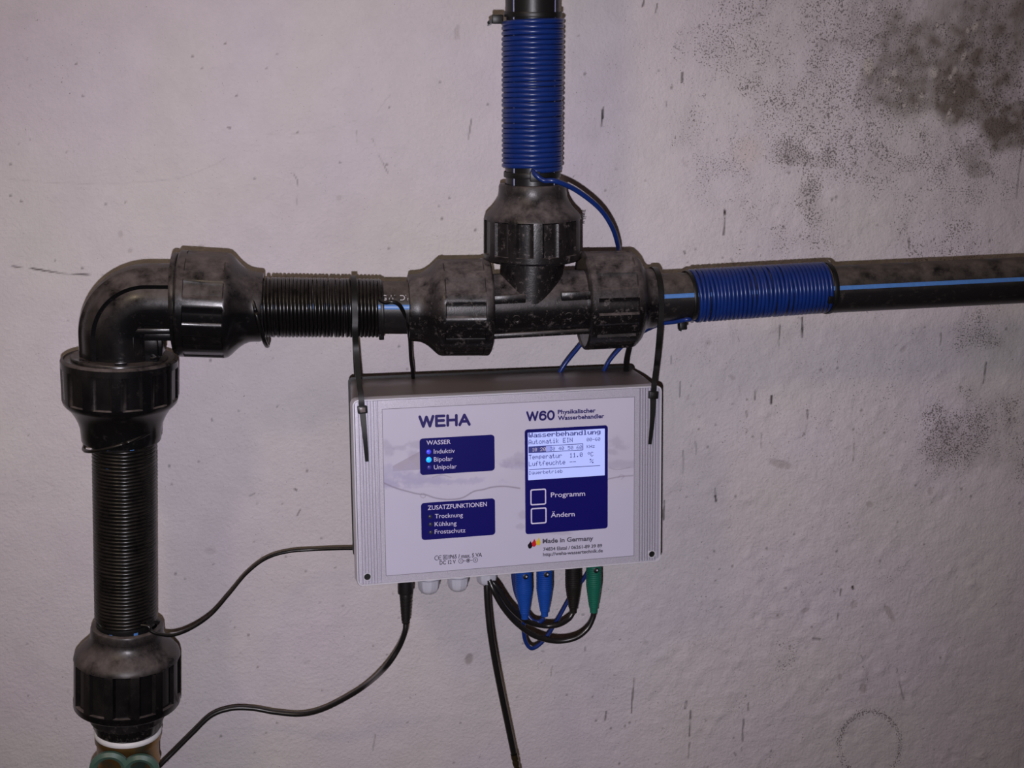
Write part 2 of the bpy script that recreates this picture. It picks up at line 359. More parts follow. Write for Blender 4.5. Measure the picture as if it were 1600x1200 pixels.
    me.polygons.add(len(q)); me.polygons.foreach_set('loop_start', np.arange(0, q.size, 4, dtype=np.int32)); me.polygons.foreach_set('loop_total', np.full(len(q), 4, np.int32))
    me.polygons.foreach_set('use_smooth', np.ones(len(q), bool))
    ca = me.color_attributes.new('paint', 'FLOAT_COLOR', 'POINT')
    ca.data.foreach_set('color', np.concatenate([CC, np.ones((n, m, 1))], -1).astype(np.float32).reshape(-1))
    md = me.attributes.new('mould', 'FLOAT', 'POINT'); md.data.foreach_set('value', np.pad(np.clip(dens*edge, 0, 1), 1).astype(np.float32).reshape(-1))
    me.update(); me.validate()
    mt = mat('stained_white_plaster', (.6, .5, .5), .72, spec=.25, bump=.9, bscale=330)
    nt = mt.node_tree; at = nt.nodes.new('ShaderNodeAttribute'); at.attribute_name = 'paint'
    [q for q in nt.nodes if q.type == 'BUMP'][0].inputs['Distance'].default_value = .0011
    # tiny dots of mould, as dense as the painted mould map says
    N, L = nt.nodes, nt.links; dn = N.new('ShaderNodeAttribute'); dn.attribute_name = 'mould'; geo = N.new('ShaderNodeNewGeometry')
    def nz(sc, det): q = N.new('ShaderNodeTexNoise'); q.inputs['Scale'].default_value = sc; q.inputs['Detail'].default_value = det; L.new(geo.outputs['Position'], q.inputs['Vector']); return q.outputs['Fac']
    def mp(src, a, b, c, d): r = N.new('ShaderNodeMapRange'); r.inputs[1].default_value, r.inputs[2].default_value, r.inputs[3].default_value, r.inputs[4].default_value = a, b, c, d; L.new(src, r.inputs[0]); return r.outputs[0]
    def ma(op, a, b): k = N.new('ShaderNodeMath'); k.operation = op; L.new(a, k.inputs[0]); L.new(b, k.inputs[1]); return k.outputs[0]
    thr = mp(dn.outputs['Fac'], 0, 1, .74, .45)
    thr = ma('ADD', thr, mp(nz(60, 3), .3, .7, .05, -.05))
    d = ma('SUBTRACT', nz(760, 2), thr); fac = mp(d, 0, .045, 0, .70)
    mx = N.new('ShaderNodeMix'); mx.data_type = 'RGBA'; L.new(fac, mx.inputs[0]); L.new(at.outputs['Color'], mx.inputs[6]); mx.inputs[7].default_value = (.055, .044, .04, 1)
    L.new(mx.outputs[2], N['Principled BSDF'].inputs['Base Color'])
    me.materials.append(mt)
    o = bpy.data.objects.new('wall_back', me); link(o); o['kind'] = 'structure'
build_wall()
def slab(name, lo, hi, m):
    lo, hi = np.array(lo, float), np.array(hi, float)
    v, f = box((lo+hi)/2, (1, 0, 0), (0, 1, 0), (0, 0, 1), *((hi-lo)/2), bev=0)
    mesh(name, v, f, m, None, None)['kind'] = 'structure'
slab('floor', (-3.2, -5.2, -1.55), (3.6, 0, -1.45), M_concrete)
slab('ceiling', (-3.2, -5.2, 1.15), (3.6, 0, 1.25), M_plaster)
slab('wall_left', (-3.3, -5.2, -1.45), (-3.2, 0, 1.15), M_plaster)
slab('wall_right', (3.6, -5.2, -1.45), (3.7, 0, 1.15), M_plaster)
slab('wall_front', (-3.2, -5.3, -1.45), (3.6, -5.2, 1.15), M_plaster)

# ------------------------------------------------------------------ pipes
def cam_dir(p, d):
    """unit direction square to d from p towards the photographer"""
    k = CAM-np.asarray(p); k = k-d*(k@d); return k/np.linalg.norm(k)
def pipe_thing(name, p0, p1, r0, r1, label, stripes, m, sm, hollow=False):
    """stripes: list of (px offset across the axis at p0, half width px, radius px)"""
    p0, p1 = np.asarray(p0), np.asarray(p1)
    t = thing(name, (p0+p1)/2, label, 'pipe')
    v, f = lathe(p0, p1, [(0, r0), (1, r1)], 64); mesh('pipe_wall', v, f, m, t)
    d = (p1-p0)/np.linalg.norm(p1-p0)
    for ang, half in stripes:
        a = cam_dir((p0+p1)/2, d); b = np.cross(d, a); v = []
        for p, r in ((p0, r0), (p1, r1)):
            for k in range(5):
                th = ang+half*(k/2-1); e = .00025 if 0 < k < 4 else -.0001
                v.append(p+(a*math.cos(th)+b*math.sin(th))*(r+e))
        mesh('stripe', v, [(i, i+1, i+6, i+5) for i in range(4)], sm, t)
    return t
R_ = lambda px, x, y, Y=YP: px*S(x, y, Y)
# upper pipe: runs up to the ceiling
pu0 = W(832, 345); pu1 = W(832.5, 8); du = (pu1-pu0)/np.linalg.norm(pu1-pu0); pu2 = pu0+du*((1.15-pu0[2])/du[2])
t = pipe_thing('water_pipe', pu0, pu2, R_(43, 832, 10), R_(43, 832, 10), 'black upright water pipe with two pale stripes, rising above the blue coil', [(.94, .035), (-.76, .035)], M_pipeclean, M_stripe2)
# right pipe
pr0 = W(985, 467.5); pr1 = W(1600, 437.5); dr = (pr1-pr0)/np.linalg.norm(pr1-pr0); pr2 = pr0+dr*((3.6-pr0[0])/dr[0])
t = pipe_thing('water_pipe', pr0, pr2, R_(37.5, 1060, 463), R_(35.0, 1600, 437)*1.0, 'long dusty black water pipe with a blue stripe, leaving the frame at right', [(-.04, .10)], M_pipe, M_stripe)
# left horizontal pipe
t = pipe_thing('water_pipe', W(385, 479.5), W(690, 481), R_(41, 500, 480), R_(41, 690, 481), 'short level black water pipe under the black coil, lettering and blue stripe showing', [(-.02, .10)], M_pipe, M_stripe)
short_pipe = t
# left upright pipe
t = pipe_thing('water_pipe', W(190, 640), W(198, 1030), R_(43, 190, 700), R_(43, 197, 1000), 'upright black water pipe at far left, mostly hidden inside its black coil', [(-.34, .09), (.56, .07)], M_pipeclean, M_stripe)

# ------------------------------------------------------------------ compression nuts
def facets(n, duty=.56, edge=.06):
    def f(th):
        u = (th/(2*math.pi)*n) % 1.0
        a = abs(u-.5); return float(np.clip((duty/2-a)/edge+.5, 0, 1))
    return f
def nut(parent, a, b, R, Rn, Rp, n=12, cyl=.60, rec=3.0, m=None, neck_lip=True, name='compression_nut', phase=0.0):
    """a: px centre of the wide face, b: px centre of the neck end; radii in px"""
    p0, p1 = W(*a), W(*b); s = (S(*a)+S(*b))/2
    c = cyl
    prof = [(.0, Rp), (.0, R*.93), (-.02, R*.945), (.0, R*.99), (.010, R), (.085, R), (.09, R, rec), (c-.035, R*.992, rec), (c-.02, R*.99), (c+.02, R*.975), (c+.06, R*.925), (c+.10, R*.86)]
    e = R*.86; k0 = c+.10
    for q in (.25, .5, .75, 1.0):
        prof.append((k0+(.90-k0)*q, Rn+(e-Rn)*(1-q)**1.9))
    prof += [(.975, Rn*.99), (.995, Rn*.97), (1.0, Rn*.93), (1.0, Rp)]
    prof = [(q[0], q[1]*s, (q[2]*s if len(q) > 2 else 0)) for q in prof]
    fac = facets(n); v, f = lathe(p0, p1, prof, n*12, lambda th: fac(th+phase), caps=False, hint=(0, -1, 0))
    return mesh(name, v, f, m or M_fit, parent, 32)

# ---- elbow
elbow = thing('elbow_fitting', W(187, 473), 'black glossy right-angle pipe elbow with two big ribbed nuts', 'pipe fitting')
def elbow_body():
    s = S(200, 500); cx, cy = 238, 522
    C = W(cx, cy); e1 = W(cx+100, cy)-C; ex = e1/np.linalg.norm(e1); ez = np.array([0, 0, 1.0]); ez = ez-ex*(ez@ex); ez /= np.linalg.norm(ez); ey = np.cross(ex, ez); ey = ey if ey[1] < 0 else -ey
    path = []                                   # (point, outward direction)
    rad = 50*s
    for q in np.linspace(-62, 0, 6): path.append((C+ez*(q*s*.75)-ex*rad, -ex))
    for th in np.linspace(0, math.pi/2, 26)[1:]: path.append((C-ex*(rad*math.cos(th))+ez*(rad*math.sin(th)), -ex*math.cos(th)+ez*math.sin(th)))
    for q in np.linspace(0, 50, 6)[1:]: path.append((C+ez*rad+ex*(q*s), ez))
    n = 96; v = []
    for p, o in path:
        for j in range(n):
            ph = 2*math.pi*j/n; a = abs((ph+math.pi) % (2*math.pi)-math.pi)
            if a < .33: r = 61.5
            elif a < .42: r = 61.5-3.5*(a-.33)/.09
            elif a < .92: r = 58
            elif a < .98: r = 58-5.5*(a-.92)/.06
            elif a < 1.42: r = 52.5
            elif a < 1.46: r = 52.5+0*(a-1.42)
            else: r = 52.5
            q = o*math.cos(ph)*r*s; q = q if math.cos(ph) > 0 else o*max(-rad*.97, float(-abs(math.cos(ph))*r*s))
            v.append(p+q+ey*(math.sin(ph)*r*s))
    g = G().add(v, grid_faces(len(path), n))
    # web filling the inner corner
    for (x0, x1, y0, y1, hy) in ((206, 274, 505, 513, 45), (206, 216, 505, 562, 45), (212, 272, 512, 526, 33), (212, 250, 514, 560, 31.5), (216, 256, 518, 552, 26)):
        c = C+ex*(((x0+x1)/2-cx)*s)+ez*((cy-(y0+y1)/2)*s)
        g.add(*box(c, ex, ey, ez, (x1-x0)/2*s, hy*s, (y1-y0)/2*s, .12))
    # collar behind the horizontal nut
    return g.out('elbow_body', M_fit_clean, elbow, 28)
elbow_body()
nut(elbow, (281, 474), (411, 480), 83, 55, 46, cyl=.58, m=M_fit_clean, phase=.2)
nut(elbow, (187, 560), (190, 688), 88, 61, 46, cyl=.50, m=M_fit_clean, phase=.1)
g = G(); p0, p1 = W(272, 474), W(281, 474); s = S(281, 474)
g.add(*lathe(p0, p1, [(0, 60*s), (0, 78*s), (.3, 79.5*s), (.8, 79.5*s), (1, 78*s)], 72, caps=False)); g.out('collar', M_fit_clean, elbow)
g = G(); p0, p1 = W(187, 556), W(187, 562); s = S(187, 560)
g.add(*lathe(p0, p1, [(0, 50*s), (0, 72*s), (.3, 73*s), (1, 73*s)], 72, caps=False))
for k in range(7):                              # small lugs on the dusty top ring
    a = k*2*math.pi/7+.4; c = p0+np.array([math.cos(a), math.sin(a), 0])*66*s+np.array([0, 0, .001])
    g.add(*box(c, (math.cos(a), math.sin(a), 0), (-math.sin(a), math.cos(a), 0), (0, 0, 1), 3*s, 9*s, 2*s))
g.out('collar', M_fit_clean, elbow)

# ---- tee
tee = thing('tee_fitting', W(835, 475), 'dusty black three-way pipe tee with three big ribbed nuts', 'pipe fitting')
def tee_body():
    s = S(835, 475); a, b = W(740, 479.5), W(935, 469.5); d, e, u = frame(b-a); u = u if u[2] > 0 else -u
    g = G().add(*lathe(a, b, [(0, 50*s), (1, 50*s)], 72))
    c0 = W(828, 474.5); c1 = W(832, 400)
    g.add(*lathe(c0, c1, [(0, 49.3*s), (1, 49.3*s)], 64))
    ax = (c1-c0)/np.linalg.norm(c1-c0)
    for x0, x1, up in ((762, 815, 17), (868, 925, 17)):      # ledges each side of the branch
        c = W((x0+x1)/2, 477-(((x0+x1)/2)-765)*.05)+u*(up*s)+e*(40*s)
        g.add(*box(c, d, e, u, (x1-x0)/2*s, 10*s, 7*s, .3))
    for x0, x1, up in ((762, 925, -42),):
        c = W((x0+x1)/2, 477-(((x0+x1)/2)-765)*.05)+u*(up*s)+e*(33*s)
        g.add(*box(c, d, e, u, (x1-x0)/2*s, 5*s, 4*s, .3))
    o = g.out('tee_body', M_fit, tee, 30)
    for px, py in ((800, 489), (880, 485)):                      # moulded size marks
        c = W(px, py); c = c+e*(49.0*s); k = c-(a+d*((c-a)@d)); k /= np.linalg.norm(k)
        c = (a+d*((c-a)@d))+k*(50*s)
        _, q, w = frame(k, (0, 0, 1)); P = [c+(q*math.cos(x)+w*math.sin(x))*5.5*s for x in np.linspace(0, 2*math.pi, 24)]
        mesh('moulded_mark', *tube(P, .8*s, 6), M_fit, tee)
    return o
tee_body()
nut(tee, (762, 479.5), (637, 481), 76.5, 52.5, 42, cyl=.60, phase=.15)
nut(tee, (911, 470), (1022, 466), 76.5, 47, 38, cyl=.66, phase=.3)
nut(tee, (832, 403), (832, 287), 77, 53, 43, cyl=.56, phase=.05)
# fluff caught on the upper nut
g = G(); 
for k in range(9):
    x, y = 906+rng.uniform(-1, 4), 335+k*2.6
    P = [W(x+q*rng.uniform(.6, 1.3), y+rng.uniform(-1.5, 1.5)) for q in (-3, -1, 2, 4)]
    g.add(*tube(catmull(P, 4), .00028, 5))
tag(g.out('dust_fluff', M_fluff), 'tuft of dark fluff clinging to the right side of the upright nut', 'dust', kind='stuff')

# ---- bottom coupling
coup = thing('coupling_fitting', W(199, 1060), 'black ribbed pipe coupling at lower left, screwed onto the brass valve', 'pipe fitting')
s = S(199, 1050)
nut(coup, (199, 1096), (199, 975), 81, 55, 46, n=13, cyl=.62, rec=5, m=M_fit_clean, phase=.2)
p0, p1 = W(199, 1085), W(200, 1146)
hexm = facets(8, .5, .05)
v, f = lathe(p0, p1, [(0, 56*s), (.55, 57*s), (.60, 54*s, 2*s), (.8, 52*s, 2*s), (.85, 49*s), (1, 49*s)], 96, hexm); mesh('coupling_body', v, f, M_fit, coup, 30)

# ---- brass valve
valve = thing('brass_valve', W(200, 1190), 'tarnished brass valve with a green wing handle, at the bottom left corner', 'valve')
p0, p1 = W(200, 1140), W(201, 1230); s = S(200, 1150)
v, f = lathe(p0, p1, [(0, 44*s), (0, 49*s), (.06, 50*s), (.14, 50*s), (.18, 47*s), (.46, 47*s), (.52, 49*s), (.6, 44*s), (.75, 41*s), (1, 48*s)], 64); mesh('valve_body', v, f, M_brass, valve, 40)
v, f = lathe(W(200, 1137), W(200, 1144.5), [(0, 40*s), (0, 49*s), (.3, 51*s), (.7, 51*s), (1, 50*s), (1, 40*s)], 64, caps=False); mesh('seal_ring', v, f, M_seal, valve, 50)
Yh = YP-0.040
hub = W(197, 1222, Yh); sh_ = S(197, 1215, Yh)
def ringplate(cx, cy, ro, ri, n=40, hy=.0035):
    v = []
    for (r, y) in ((ri, -hy*.5), (ri, hy*.5), ((ri+ro)/2, hy), (ro, hy*.4), (ro, -hy*.4), ((ri+ro)/2, -hy)):
        for j in range(n):
            a = 2*math.pi*j/n; q = W(cx, cy, Yh); v.append(q+np.array([math.cos(a)*r*sh_*1.08, y, math.sin(a)*r*sh_]))
    return v, grid_faces(6, n, True)
g = G().add(*ringplate(171, 1200, 28, 17)); g.add(*ringplate(219, 1203, 27, 16))
g.add(*lathe(hub+np.array([0, -.006, 0]), hub+np.array([0, .005, 0]), [(0, 15*sh_), (.15, 17*sh_), (.85, 17*sh_), (1, 15*sh_)], 32)); g.out('wing_handle', M_green, valve, 50)
v, f = lathe(hub+np.array([0, -.004, 0]), hub+np.array([0, .045, -.004]), [(0, .0045), (1, .0045)], 24); mesh('valve_stem', v, f, M_brass, valve)
b0 = W(201, 1228); b1 = b0.copy(); b1[2] = -1.45
v, f = lathe(b0, b1, [(0, .022), (.02, .024), (.05, .024), (.055, .0175), (1, .0175)], 48); mesh('riser_pipe', v, f, M_brass, valve)

# ------------------------------------------------------------------ wire coils
def coil(label, a, b, Ra, Rb, turns, wr, m, phase=0, extra0=None, extra1=None, jitter=.0):
    """a, b: px of the axis ends; R: outer radius in px; extra: world points the wire runs on to"""
    p0, p1 = W(*a), W(*b); d, e, u = frame(p1-p0, CAM-p0); L = np.linalg.norm(p1-p0); s0, s1 = S(*a), S(*b)
    n = int(turns*44); P = []
    for i in range(n+1):
        q = i/n; th = 2*math.pi*turns*q+phase; r = (Ra*s0*(1-q)+Rb*s1*q)-wr
        k = jitter*math.sin(q*37+3*math.sin(q*11))*math.sin(th+q*5)
        P.append(p0+d*(L*q+k*wr)+(e*math.cos(th)+u*math.sin(th))*r)
    P = np.array(P)
    if extra0 is not None: P = np.concatenate([catmull(list(extra0)+[P[0]], 10)[:-1], P])
    if extra1 is not None: P = np.concatenate([P[:-1], catmull([P[-1]]+list(extra1), 10)])
    v, f = tube(P, wr, 8)
    o = mesh('wire_coil', v, f, m, None, 180); return tag(o, label, 'wire')

# upper blue coil; its tail arches over to the right and runs down behind the controller
YF = YP-.026
tailU = [W(838, 274, YF), W(850, 282, YF-.001), W(868, 283, YF-.003), W(900, 297, YP-.022), W(935, 324, YP-.012), W(955, 352, YP-.002), W(965, 380, YP+.012), W(966, 400, YP+.034), W(960, 450, YP+.050), W(935, 505, YP+.050), W(905, 541, YP+.046), W(875, 581, YP+.042), W(850, 640, YP+.050), W(815, 760, YP+.052), W(806, 850, YP+.050), W(802, 890, YP+.036), W(806, 925, YP+.014), W(818, 950, YP-.004), W(830, 968, YP-.010), W(842, 972, YP-.012), W(850, 966, YP-.013)]
wb = 4.1*S(832, 150)
coil('blue wire wound tightly around the upright top pipe, tail arching to the right', (832.5, 30.5), (831.5, 264), 49.5, 48, 29.5, wb, M_bluewire, math.pi, None, tailU, .15)
tailR = [W(1076, 499, YP-.014), W(1055, 503, YP-.008), W(1030, 507, YP+.002), W(1000, 521, YP+.030), W(970, 543, YP+.040), W(943, 581, YP+.044), W(935, 640, YP+.052), W(930, 760, YP+.054), W(930, 850, YP+.052), W(917, 896, YP+.034), W(895, 926, YP+.018), W(870, 970, YP+.004), W(850, 1000, YP-.006), W(832, 1013, YP-.010), W(822, 1004, YP-.012), W(818, 985, YP-.014), W(818, 966, YP-.015)]
wr_ = 3.35*S(1180, 457)
coil('blue wire wound tightly around the right-hand level pipe', (1080, 462.5), (1288, 449), 42.5, 40.5, 33, wr_, M_bluewire, math.radians(95), tailR[::-1], None, .5)
# black coil on the level pipe; a wire leaves it to the right and drops behind the controller
wk = 3.2*S(500, 480)
tailL = [W(603, 473, YP-.021), W(613, 471.5, YP-.022), W(625, 478, YP-.021), W(634, 497, YP-.018), W(640, 525, YP-.012), W(642, 558, YP+.004), W(645, 585, YP+.024), W(646, 640, YP+.052), W(620, 740, YP+.054), W(585, 830, YP+.052), W(560, 855, YP+.045)]
coil('black wire wound tightly around the short level pipe between elbow and tee', (414, 480), (593, 481.5), 47.5, 46, 30.1, wk, M_blackwire, -.9, None, tailL, .3)
def loose_turn(c, axis, R, tilt):
    d, e, u = frame(axis, CAM-c); P = []
    for th in np.linspace(.0, 2*math.pi, 60): P.append(c+d*(math.cos(th+tilt[1])*tilt[0])+(e*math.cos(th)+u*math.sin(th))*R)
    return np.array(P)
# black coil on the left upright pipe: its wire leaves near the bottom and runs to the controller
s = S(195, 850); wl = 2.95*s
tail2 = [W(225, 977, YP-.018), W(236, 986, YP-.019), W(250, 991, YP-.018), W(272, 992, YP-.014), W(300, 981, YP-.004), W(330, 960, YP+.010), W(358, 928, YP+.026), W(385, 896, YP+.040), W(415, 873, YP+.050), W(450, 862, YP+.055), W(495, 858.5, YP+.056), W(552, 857, YP+.050), W(575, 860, YP+.046)]
t = coil('black wire wound tightly around the far left upright pipe, tail running right to the controller', (194, 690), (197, 966), 49, 47.5, 51, wl, M_blackwire, 1.0, None, tail2, .25)
c = W(190, 674); P = loose_turn(c, np.array([0, 0, 1.0]), 58.5*S(190, 670), (.004, .9))
P = loose_turn(W(190, 672.5), np.array([-.28, 0, 1.0]), 60.5*S(190, 670), (.0, 0)); P[:, 2] -= .004
mesh('loose_turn', *tube(P, wl, 8), M_blackwire, t, 180)
t2 = [o for o in COL.objects if o.name == 'wire_coil.002'][0]
P = loose_turn(W(405, 487), np.array([1.0, 0, .20]), 55*S(405, 485), (0, 0)); mesh('loose_turn', *tube(P, wk*1.1, 8), M_blackwire, t2, 180)

# ------------------------------------------------------------------ cable ties round the pipes
def ring_tie(label, cpx, axis, R, w, head, hsize, tail=None, th=1.6):
    """cpx: px centre, axis: world direction, R, w in px; head: (px, py, Y)"""
    c = W(*cpx); s = S(*cpx); d = np.asarray(axis, float); d /= np.linalg.norm(d)
    t = thing('cable_tie', c, label, 'cable tie')
    p0, p1 = c-d*(w*s/2), c+d*(w*s/2)
    v, f = lathe(p0, p1, [(0, R*s), (0, (R+th)*s), (.15, (R+th+.4)*s), (.85, (R+th+.4)*s), (1, (R+th)*s), (1, R*s)], 56, caps=False); mesh('band', v, f, M_tie, t)
    h = W(*head); hs = S(*head); k = h-c; k = k-d*(k@d); k /= np.linalg.norm(k); q = np.cross(d, k)
    v, f = box(h, d, k, q, hsize[0]*hs, hsize[1]*hs, hsize[2]*hs, .3); ho = mesh('tie_head', v, f, M_tie, t)
    if tail is not None:
        P = [W(*p) for p in tail]; v, f = strap(catmull(P, 4), w*s*.8, 2*s, d); mesh('tail_stub', v, f, M_tie, t)
    return t
ax_u = du; ax_r = dr
ring_tie('black cable tie at the top end of the upright blue coil, head at left', (832.5, 22), ax_u+np.array([.0, -.06, 0]), 43.5, 8, (777, 30, YP), (7, 9, 7), [(772, 32, YP), (764, 36, YP), (765, 40, YP)])
ring_tie('black cable tie at the bottom end of the upright blue coil, head in front', (831.5, 272), ax_u, 42.5, 8.5, (836, 276, YP-.0225), (8, 4, 8))
ring_tie('black cable tie at the left end of the level blue coil, head hanging below', (1074, 463), ax_r+np.array([0, .10, 0]), 38.5, 6, (1066, 509, YP-.003), (6, 6, 7), [(1066, 509, YP), (1062, 517, YP)])
ring_tie('black cable tie at the right end of the level blue coil', (1291, 450), ax_r+np.array([0, .06, 0]), 38.8, 7, (1297, 468, YP-.019), (4, 4, 6))
ring_tie('black cable tie at the right end of the level black coil', (596, 481.5), np.array([1.0, 0, 0]), 41.5, 5.5, (596, 525, YP+.006), (4, 5, 5))
ring_tie('black cable tie at the lower end of the far left coil, stub pointing right', (197.5, 970), np.array([0, 0, 1.0]), 43.5, 7, (232, 973, YP-.012), (7, 6, 8), [(236, 972, YP-.013), (242, 972, YP-.012), (249, 973, YP-.010)])

# lettering printed on the short pipe
def glyphs(text, off=0.0):
    cu = bpy.data.curves.new('lettering', 'FONT'); cu.body = text; cu.offset = off; cu.resolution_u = 3
    o = bpy.data.objects.new('lettering', cu); COL.objects.link(o); bpy.context.view_layer.update()
    ev = o.evaluated_get(bpy.context.evaluated_depsgraph_get()); me = ev.to_mesh()
    v = np.array([p.co[:2] for p in me.vertices]); f = [tuple(p.vertices) for p in me.polygons]
    ev.to_mesh_clear(); bpy.data.objects.remove(o); bpy.data.curves.remove(cu); return v, f
CAPH = glyphs('H')[0][:, 1].max()
pv, pf = glyphs('GW  DV', .012)
x0_, x1_ = pv[:, 0].min(), pv[:, 0].max(); p0 = W(594.5, 481); s = S(620, 480); d = W(690, 481)-W(598.5, 481); d /= np.linalg.norm(d); e = cam_dir(p0, d); u = np.cross(e, d); u = u if u[2] > 0 else -u
Rw = 41.3*s; vv = []
for x, y in pv:
    h = (y/CAPH-.5)*8*s+15.5*s; th = math.asin(min(.99, h/Rw)); vv.append(p0+d*((x-x0_)/(x1_-x0_)*44*s)+(e*math.cos(th)+u*math.sin(th))*Rw)
mesh('lettering', vv, pf, mat('white_ink', (.42, .40, .42), .5, noise=.3, nscale=900), short_pipe, None)

# ------------------------------------------------------------------ the controller
TG = np.array([[549.7, 624.2], [1033, 601.5], [1031.5, 876.5], [557, 916]]); YD = -0.142
def rotm(a, t, r):
    ca, sa, ct, st, cr, sr = math.cos(a), math.sin(a), math.cos(t), math.sin(t), math.cos(r), math.sin(r)
    return np.array([[ca, -sa, 0], [sa, ca, 0], [0, 0, 1]]) @ np.array([[1, 0, 0], [0, ct, -st], [0, st, ct]]) @ np.array([[cr, 0, sr], [0, 1, 0], [-sr, 0, cr]])
def fit():
    q = np.array([.24, .14, 0, -.07, 0, 0, 0.])
    def res(q):
        w, h = q[0]/2, q[1]/2; M = rotm(*q[4:]); X = np.array([[-w, 0, h], [w, 0, h], [w, 0, -h], [-w, 0, -h]]) @ M.T+np.array([q[2], YD, q[3]])
        return np.concatenate([np.concatenate([np.array(proj(X[i]))-TG[i] for i in range(4)]), 10*q[4:]])
    for _ in range(60):
        r = res(q); J = np.zeros((len(r), 7))
        for i in range(7):
            k = q.copy(); k[i] += 1e-6; J[:, i] = (res(k)-r)/1e-6
        q = q-np.linalg.lstsq(J, r, rcond=None)[0]
    return q
q = fit(); DW, DH = q[0], q[1]; DM = rotm(*q[4:]); DO = np.array([q[2], YD, q[3]])
print('controller', q)
EX, EY, EZ = DM[:, 0], -DM[:, 1], DM[:, 2]       # right, out of the lid towards the room, up
def loc2w(u, v, n=0): return DO+EX*u+EZ*v+EY*n
def uv(px, py, n=0.0):
    r = ray(px, py); o = DO+EY*n; t = ((o-CAM)@EY)/(r@EY); p = CAM+r*t-o; return np.array([p@EX, p@EZ])
PXM = DW/482.0                                   # metres per photo pixel on the lid
ctrl = thing('water_treatment_controller', loc2w(0, -DH/2, -.03), 'grey box controller with a lit display, hanging from the pipes on cable ties', 'control box')
def rrect(u0, u1, v0, v1, r, k=6):
    P = []
    for cx, cy, a0 in ((u1-r, v1-r, 0), (u0+r, v1-r, 90), (u0+r, v0+r, 180), (u1-r, v0+r, 270)):
        for i in range(k+1):
            a = math.radians(a0+90*i/k); P.append((cx+r*math.cos(a), cy+r*math.sin(a)))
    return P
def loft(loops):
    n = len(loops[0][0]); v = []
    for P, h in loops: v += [loc2w(a, b, h) for a, b in P]
    f = grid_faces(len(loops), n); f.append(tuple(range(n))); f.append(tuple((len(loops)-1)*n+i for i in range(n))[::-1]); return v, f
def plate(P, n0, n1): return loft([(P, n1), (P, n0)])
hw, hh = DW/2, DH/2
# housing: a bulging tub behind the lid
tl = uv(547, 589, -.066); tr = uv(988, 577, -.066)
g = G(); R8 = 8*PXM
BV = -hh+.004
def tub(k, inset, n, r=R8):
    u0 = (-hw*(1-k)+(tl[0])*k)+inset; u1 = (hw*(1-k)+tr[0]*k)-inset; v1 = hh*(1-k)+(tl[1]+tr[1])/2*k-inset
    return (rrect(u0, u1, -hh+.006*k+inset, v1, r), n)
g.add(*loft([tub(.0, .0012, -.004), tub(.05, .0006, -.012), tub(.5, 0, -.035), tub(.98, 0, -.0645), tub(1, .0006, -.066)]))
g.out('housing', M_house, ctrl, 30)
P0 = tub(1, -.0016, -.066)[0]; v, f = loft([(P0, -.0655), (P0, -.0672)]); mesh('black_back_edge', v, f, M_tie, ctrl)  # thin black edge standing out behind the housing
# lid: raised side strips with fine upright ridges, smooth middle
uL, uR = -hw+37.5*PXM, hw-36.5*PXM
pro = []
def ridges(a, b, n):
    out = []
    for i in range(n):
        x = a+(b-a)*i/n; w = (b-a)/n; out += [(x+w*.06, .0012), (x+w*.66, .0012), (x+w*.74, -.0004), (x+w*.98, -.0004)]
    return out
pro = [(-hw+3.2*PXM, 0), (-hw+4*PXM, .0010)]+ridges(-hw+5*PXM, uL-1.6*PXM, 7)+[(uL-1.0*PXM, -.0006), (uL, -.0006), (uL+.3*PXM, .0016), (uR-.3*PXM, .0016), (uR, -.0006), (uR+1.0*PXM, -.0006)]+ridges(uR+1.6*PXM, hw-5*PXM, 7)+[(hw-4*PXM, .0010), (hw-3.2*PXM, 0)]
g = G(); v = []
e = 3.2*PXM
for b, dn in ((-hh+e, -1), (-hh+e, 0), (hh-e, 0), (hh-e, -1)):
    for a, n in pro: v.append(loc2w(a, b, n if dn == 0 else -.003))
g.add(v, grid_faces(4, len(pro), False, False)); g.out('lid_face', M_lid, ctrl, 25)
o1, i1 = rrect(-hw, hw, -hh, hh, 9*PXM), rrect(-hw+3*PXM, hw-3*PXM, -hh+3*PXM, hh-3*PXM, 7*PXM)
o0 = rrect(-hw+.8*PXM, hw-.8*PXM, -hh+.8*PXM, hh-.8*PXM, 8.4*PXM); i0 = rrect(-hw+2.4*PXM, hw-2.4*PXM, -hh+2.4*PXM, hh-2.4*PXM, 7.4*PXM)
n = len(o1); v = []
for P, h in ((i1, -.004), (i1, .0016), (i0, .0022), (o0, .0022), (o1, .0012), (o1, -.010)): v += [loc2w(a, b, h) for a, b in P]
mesh('lid_rim', v, grid_faces(6, n), M_rim, ctrl, 50)
# screw wells in the two lower lid corners
for px, py in ((573.5, 900.3), (1017.2, 864.8)):
    c = uv(px, py); r = 6.2*PXM
    A = loc2w(*c, .0002); B = loc2w(*c, .0022)
    v, f = lathe(A, B, [(0, r*.8), (1, r*.80), (1, r), (.0, r)], 28, caps=False, hint=EZ); w = mesh('screw_well', v, f, M_rim, ctrl)
    v, f = lathe(loc2w(*c, .0005), loc2w(*c, .0013), [(0, r*.8), (1, r*.8)], 24, hint=EZ); mesh('screw', v, f, M_tie, w)  # black disc: the shade inside the screw hole, put into its colour

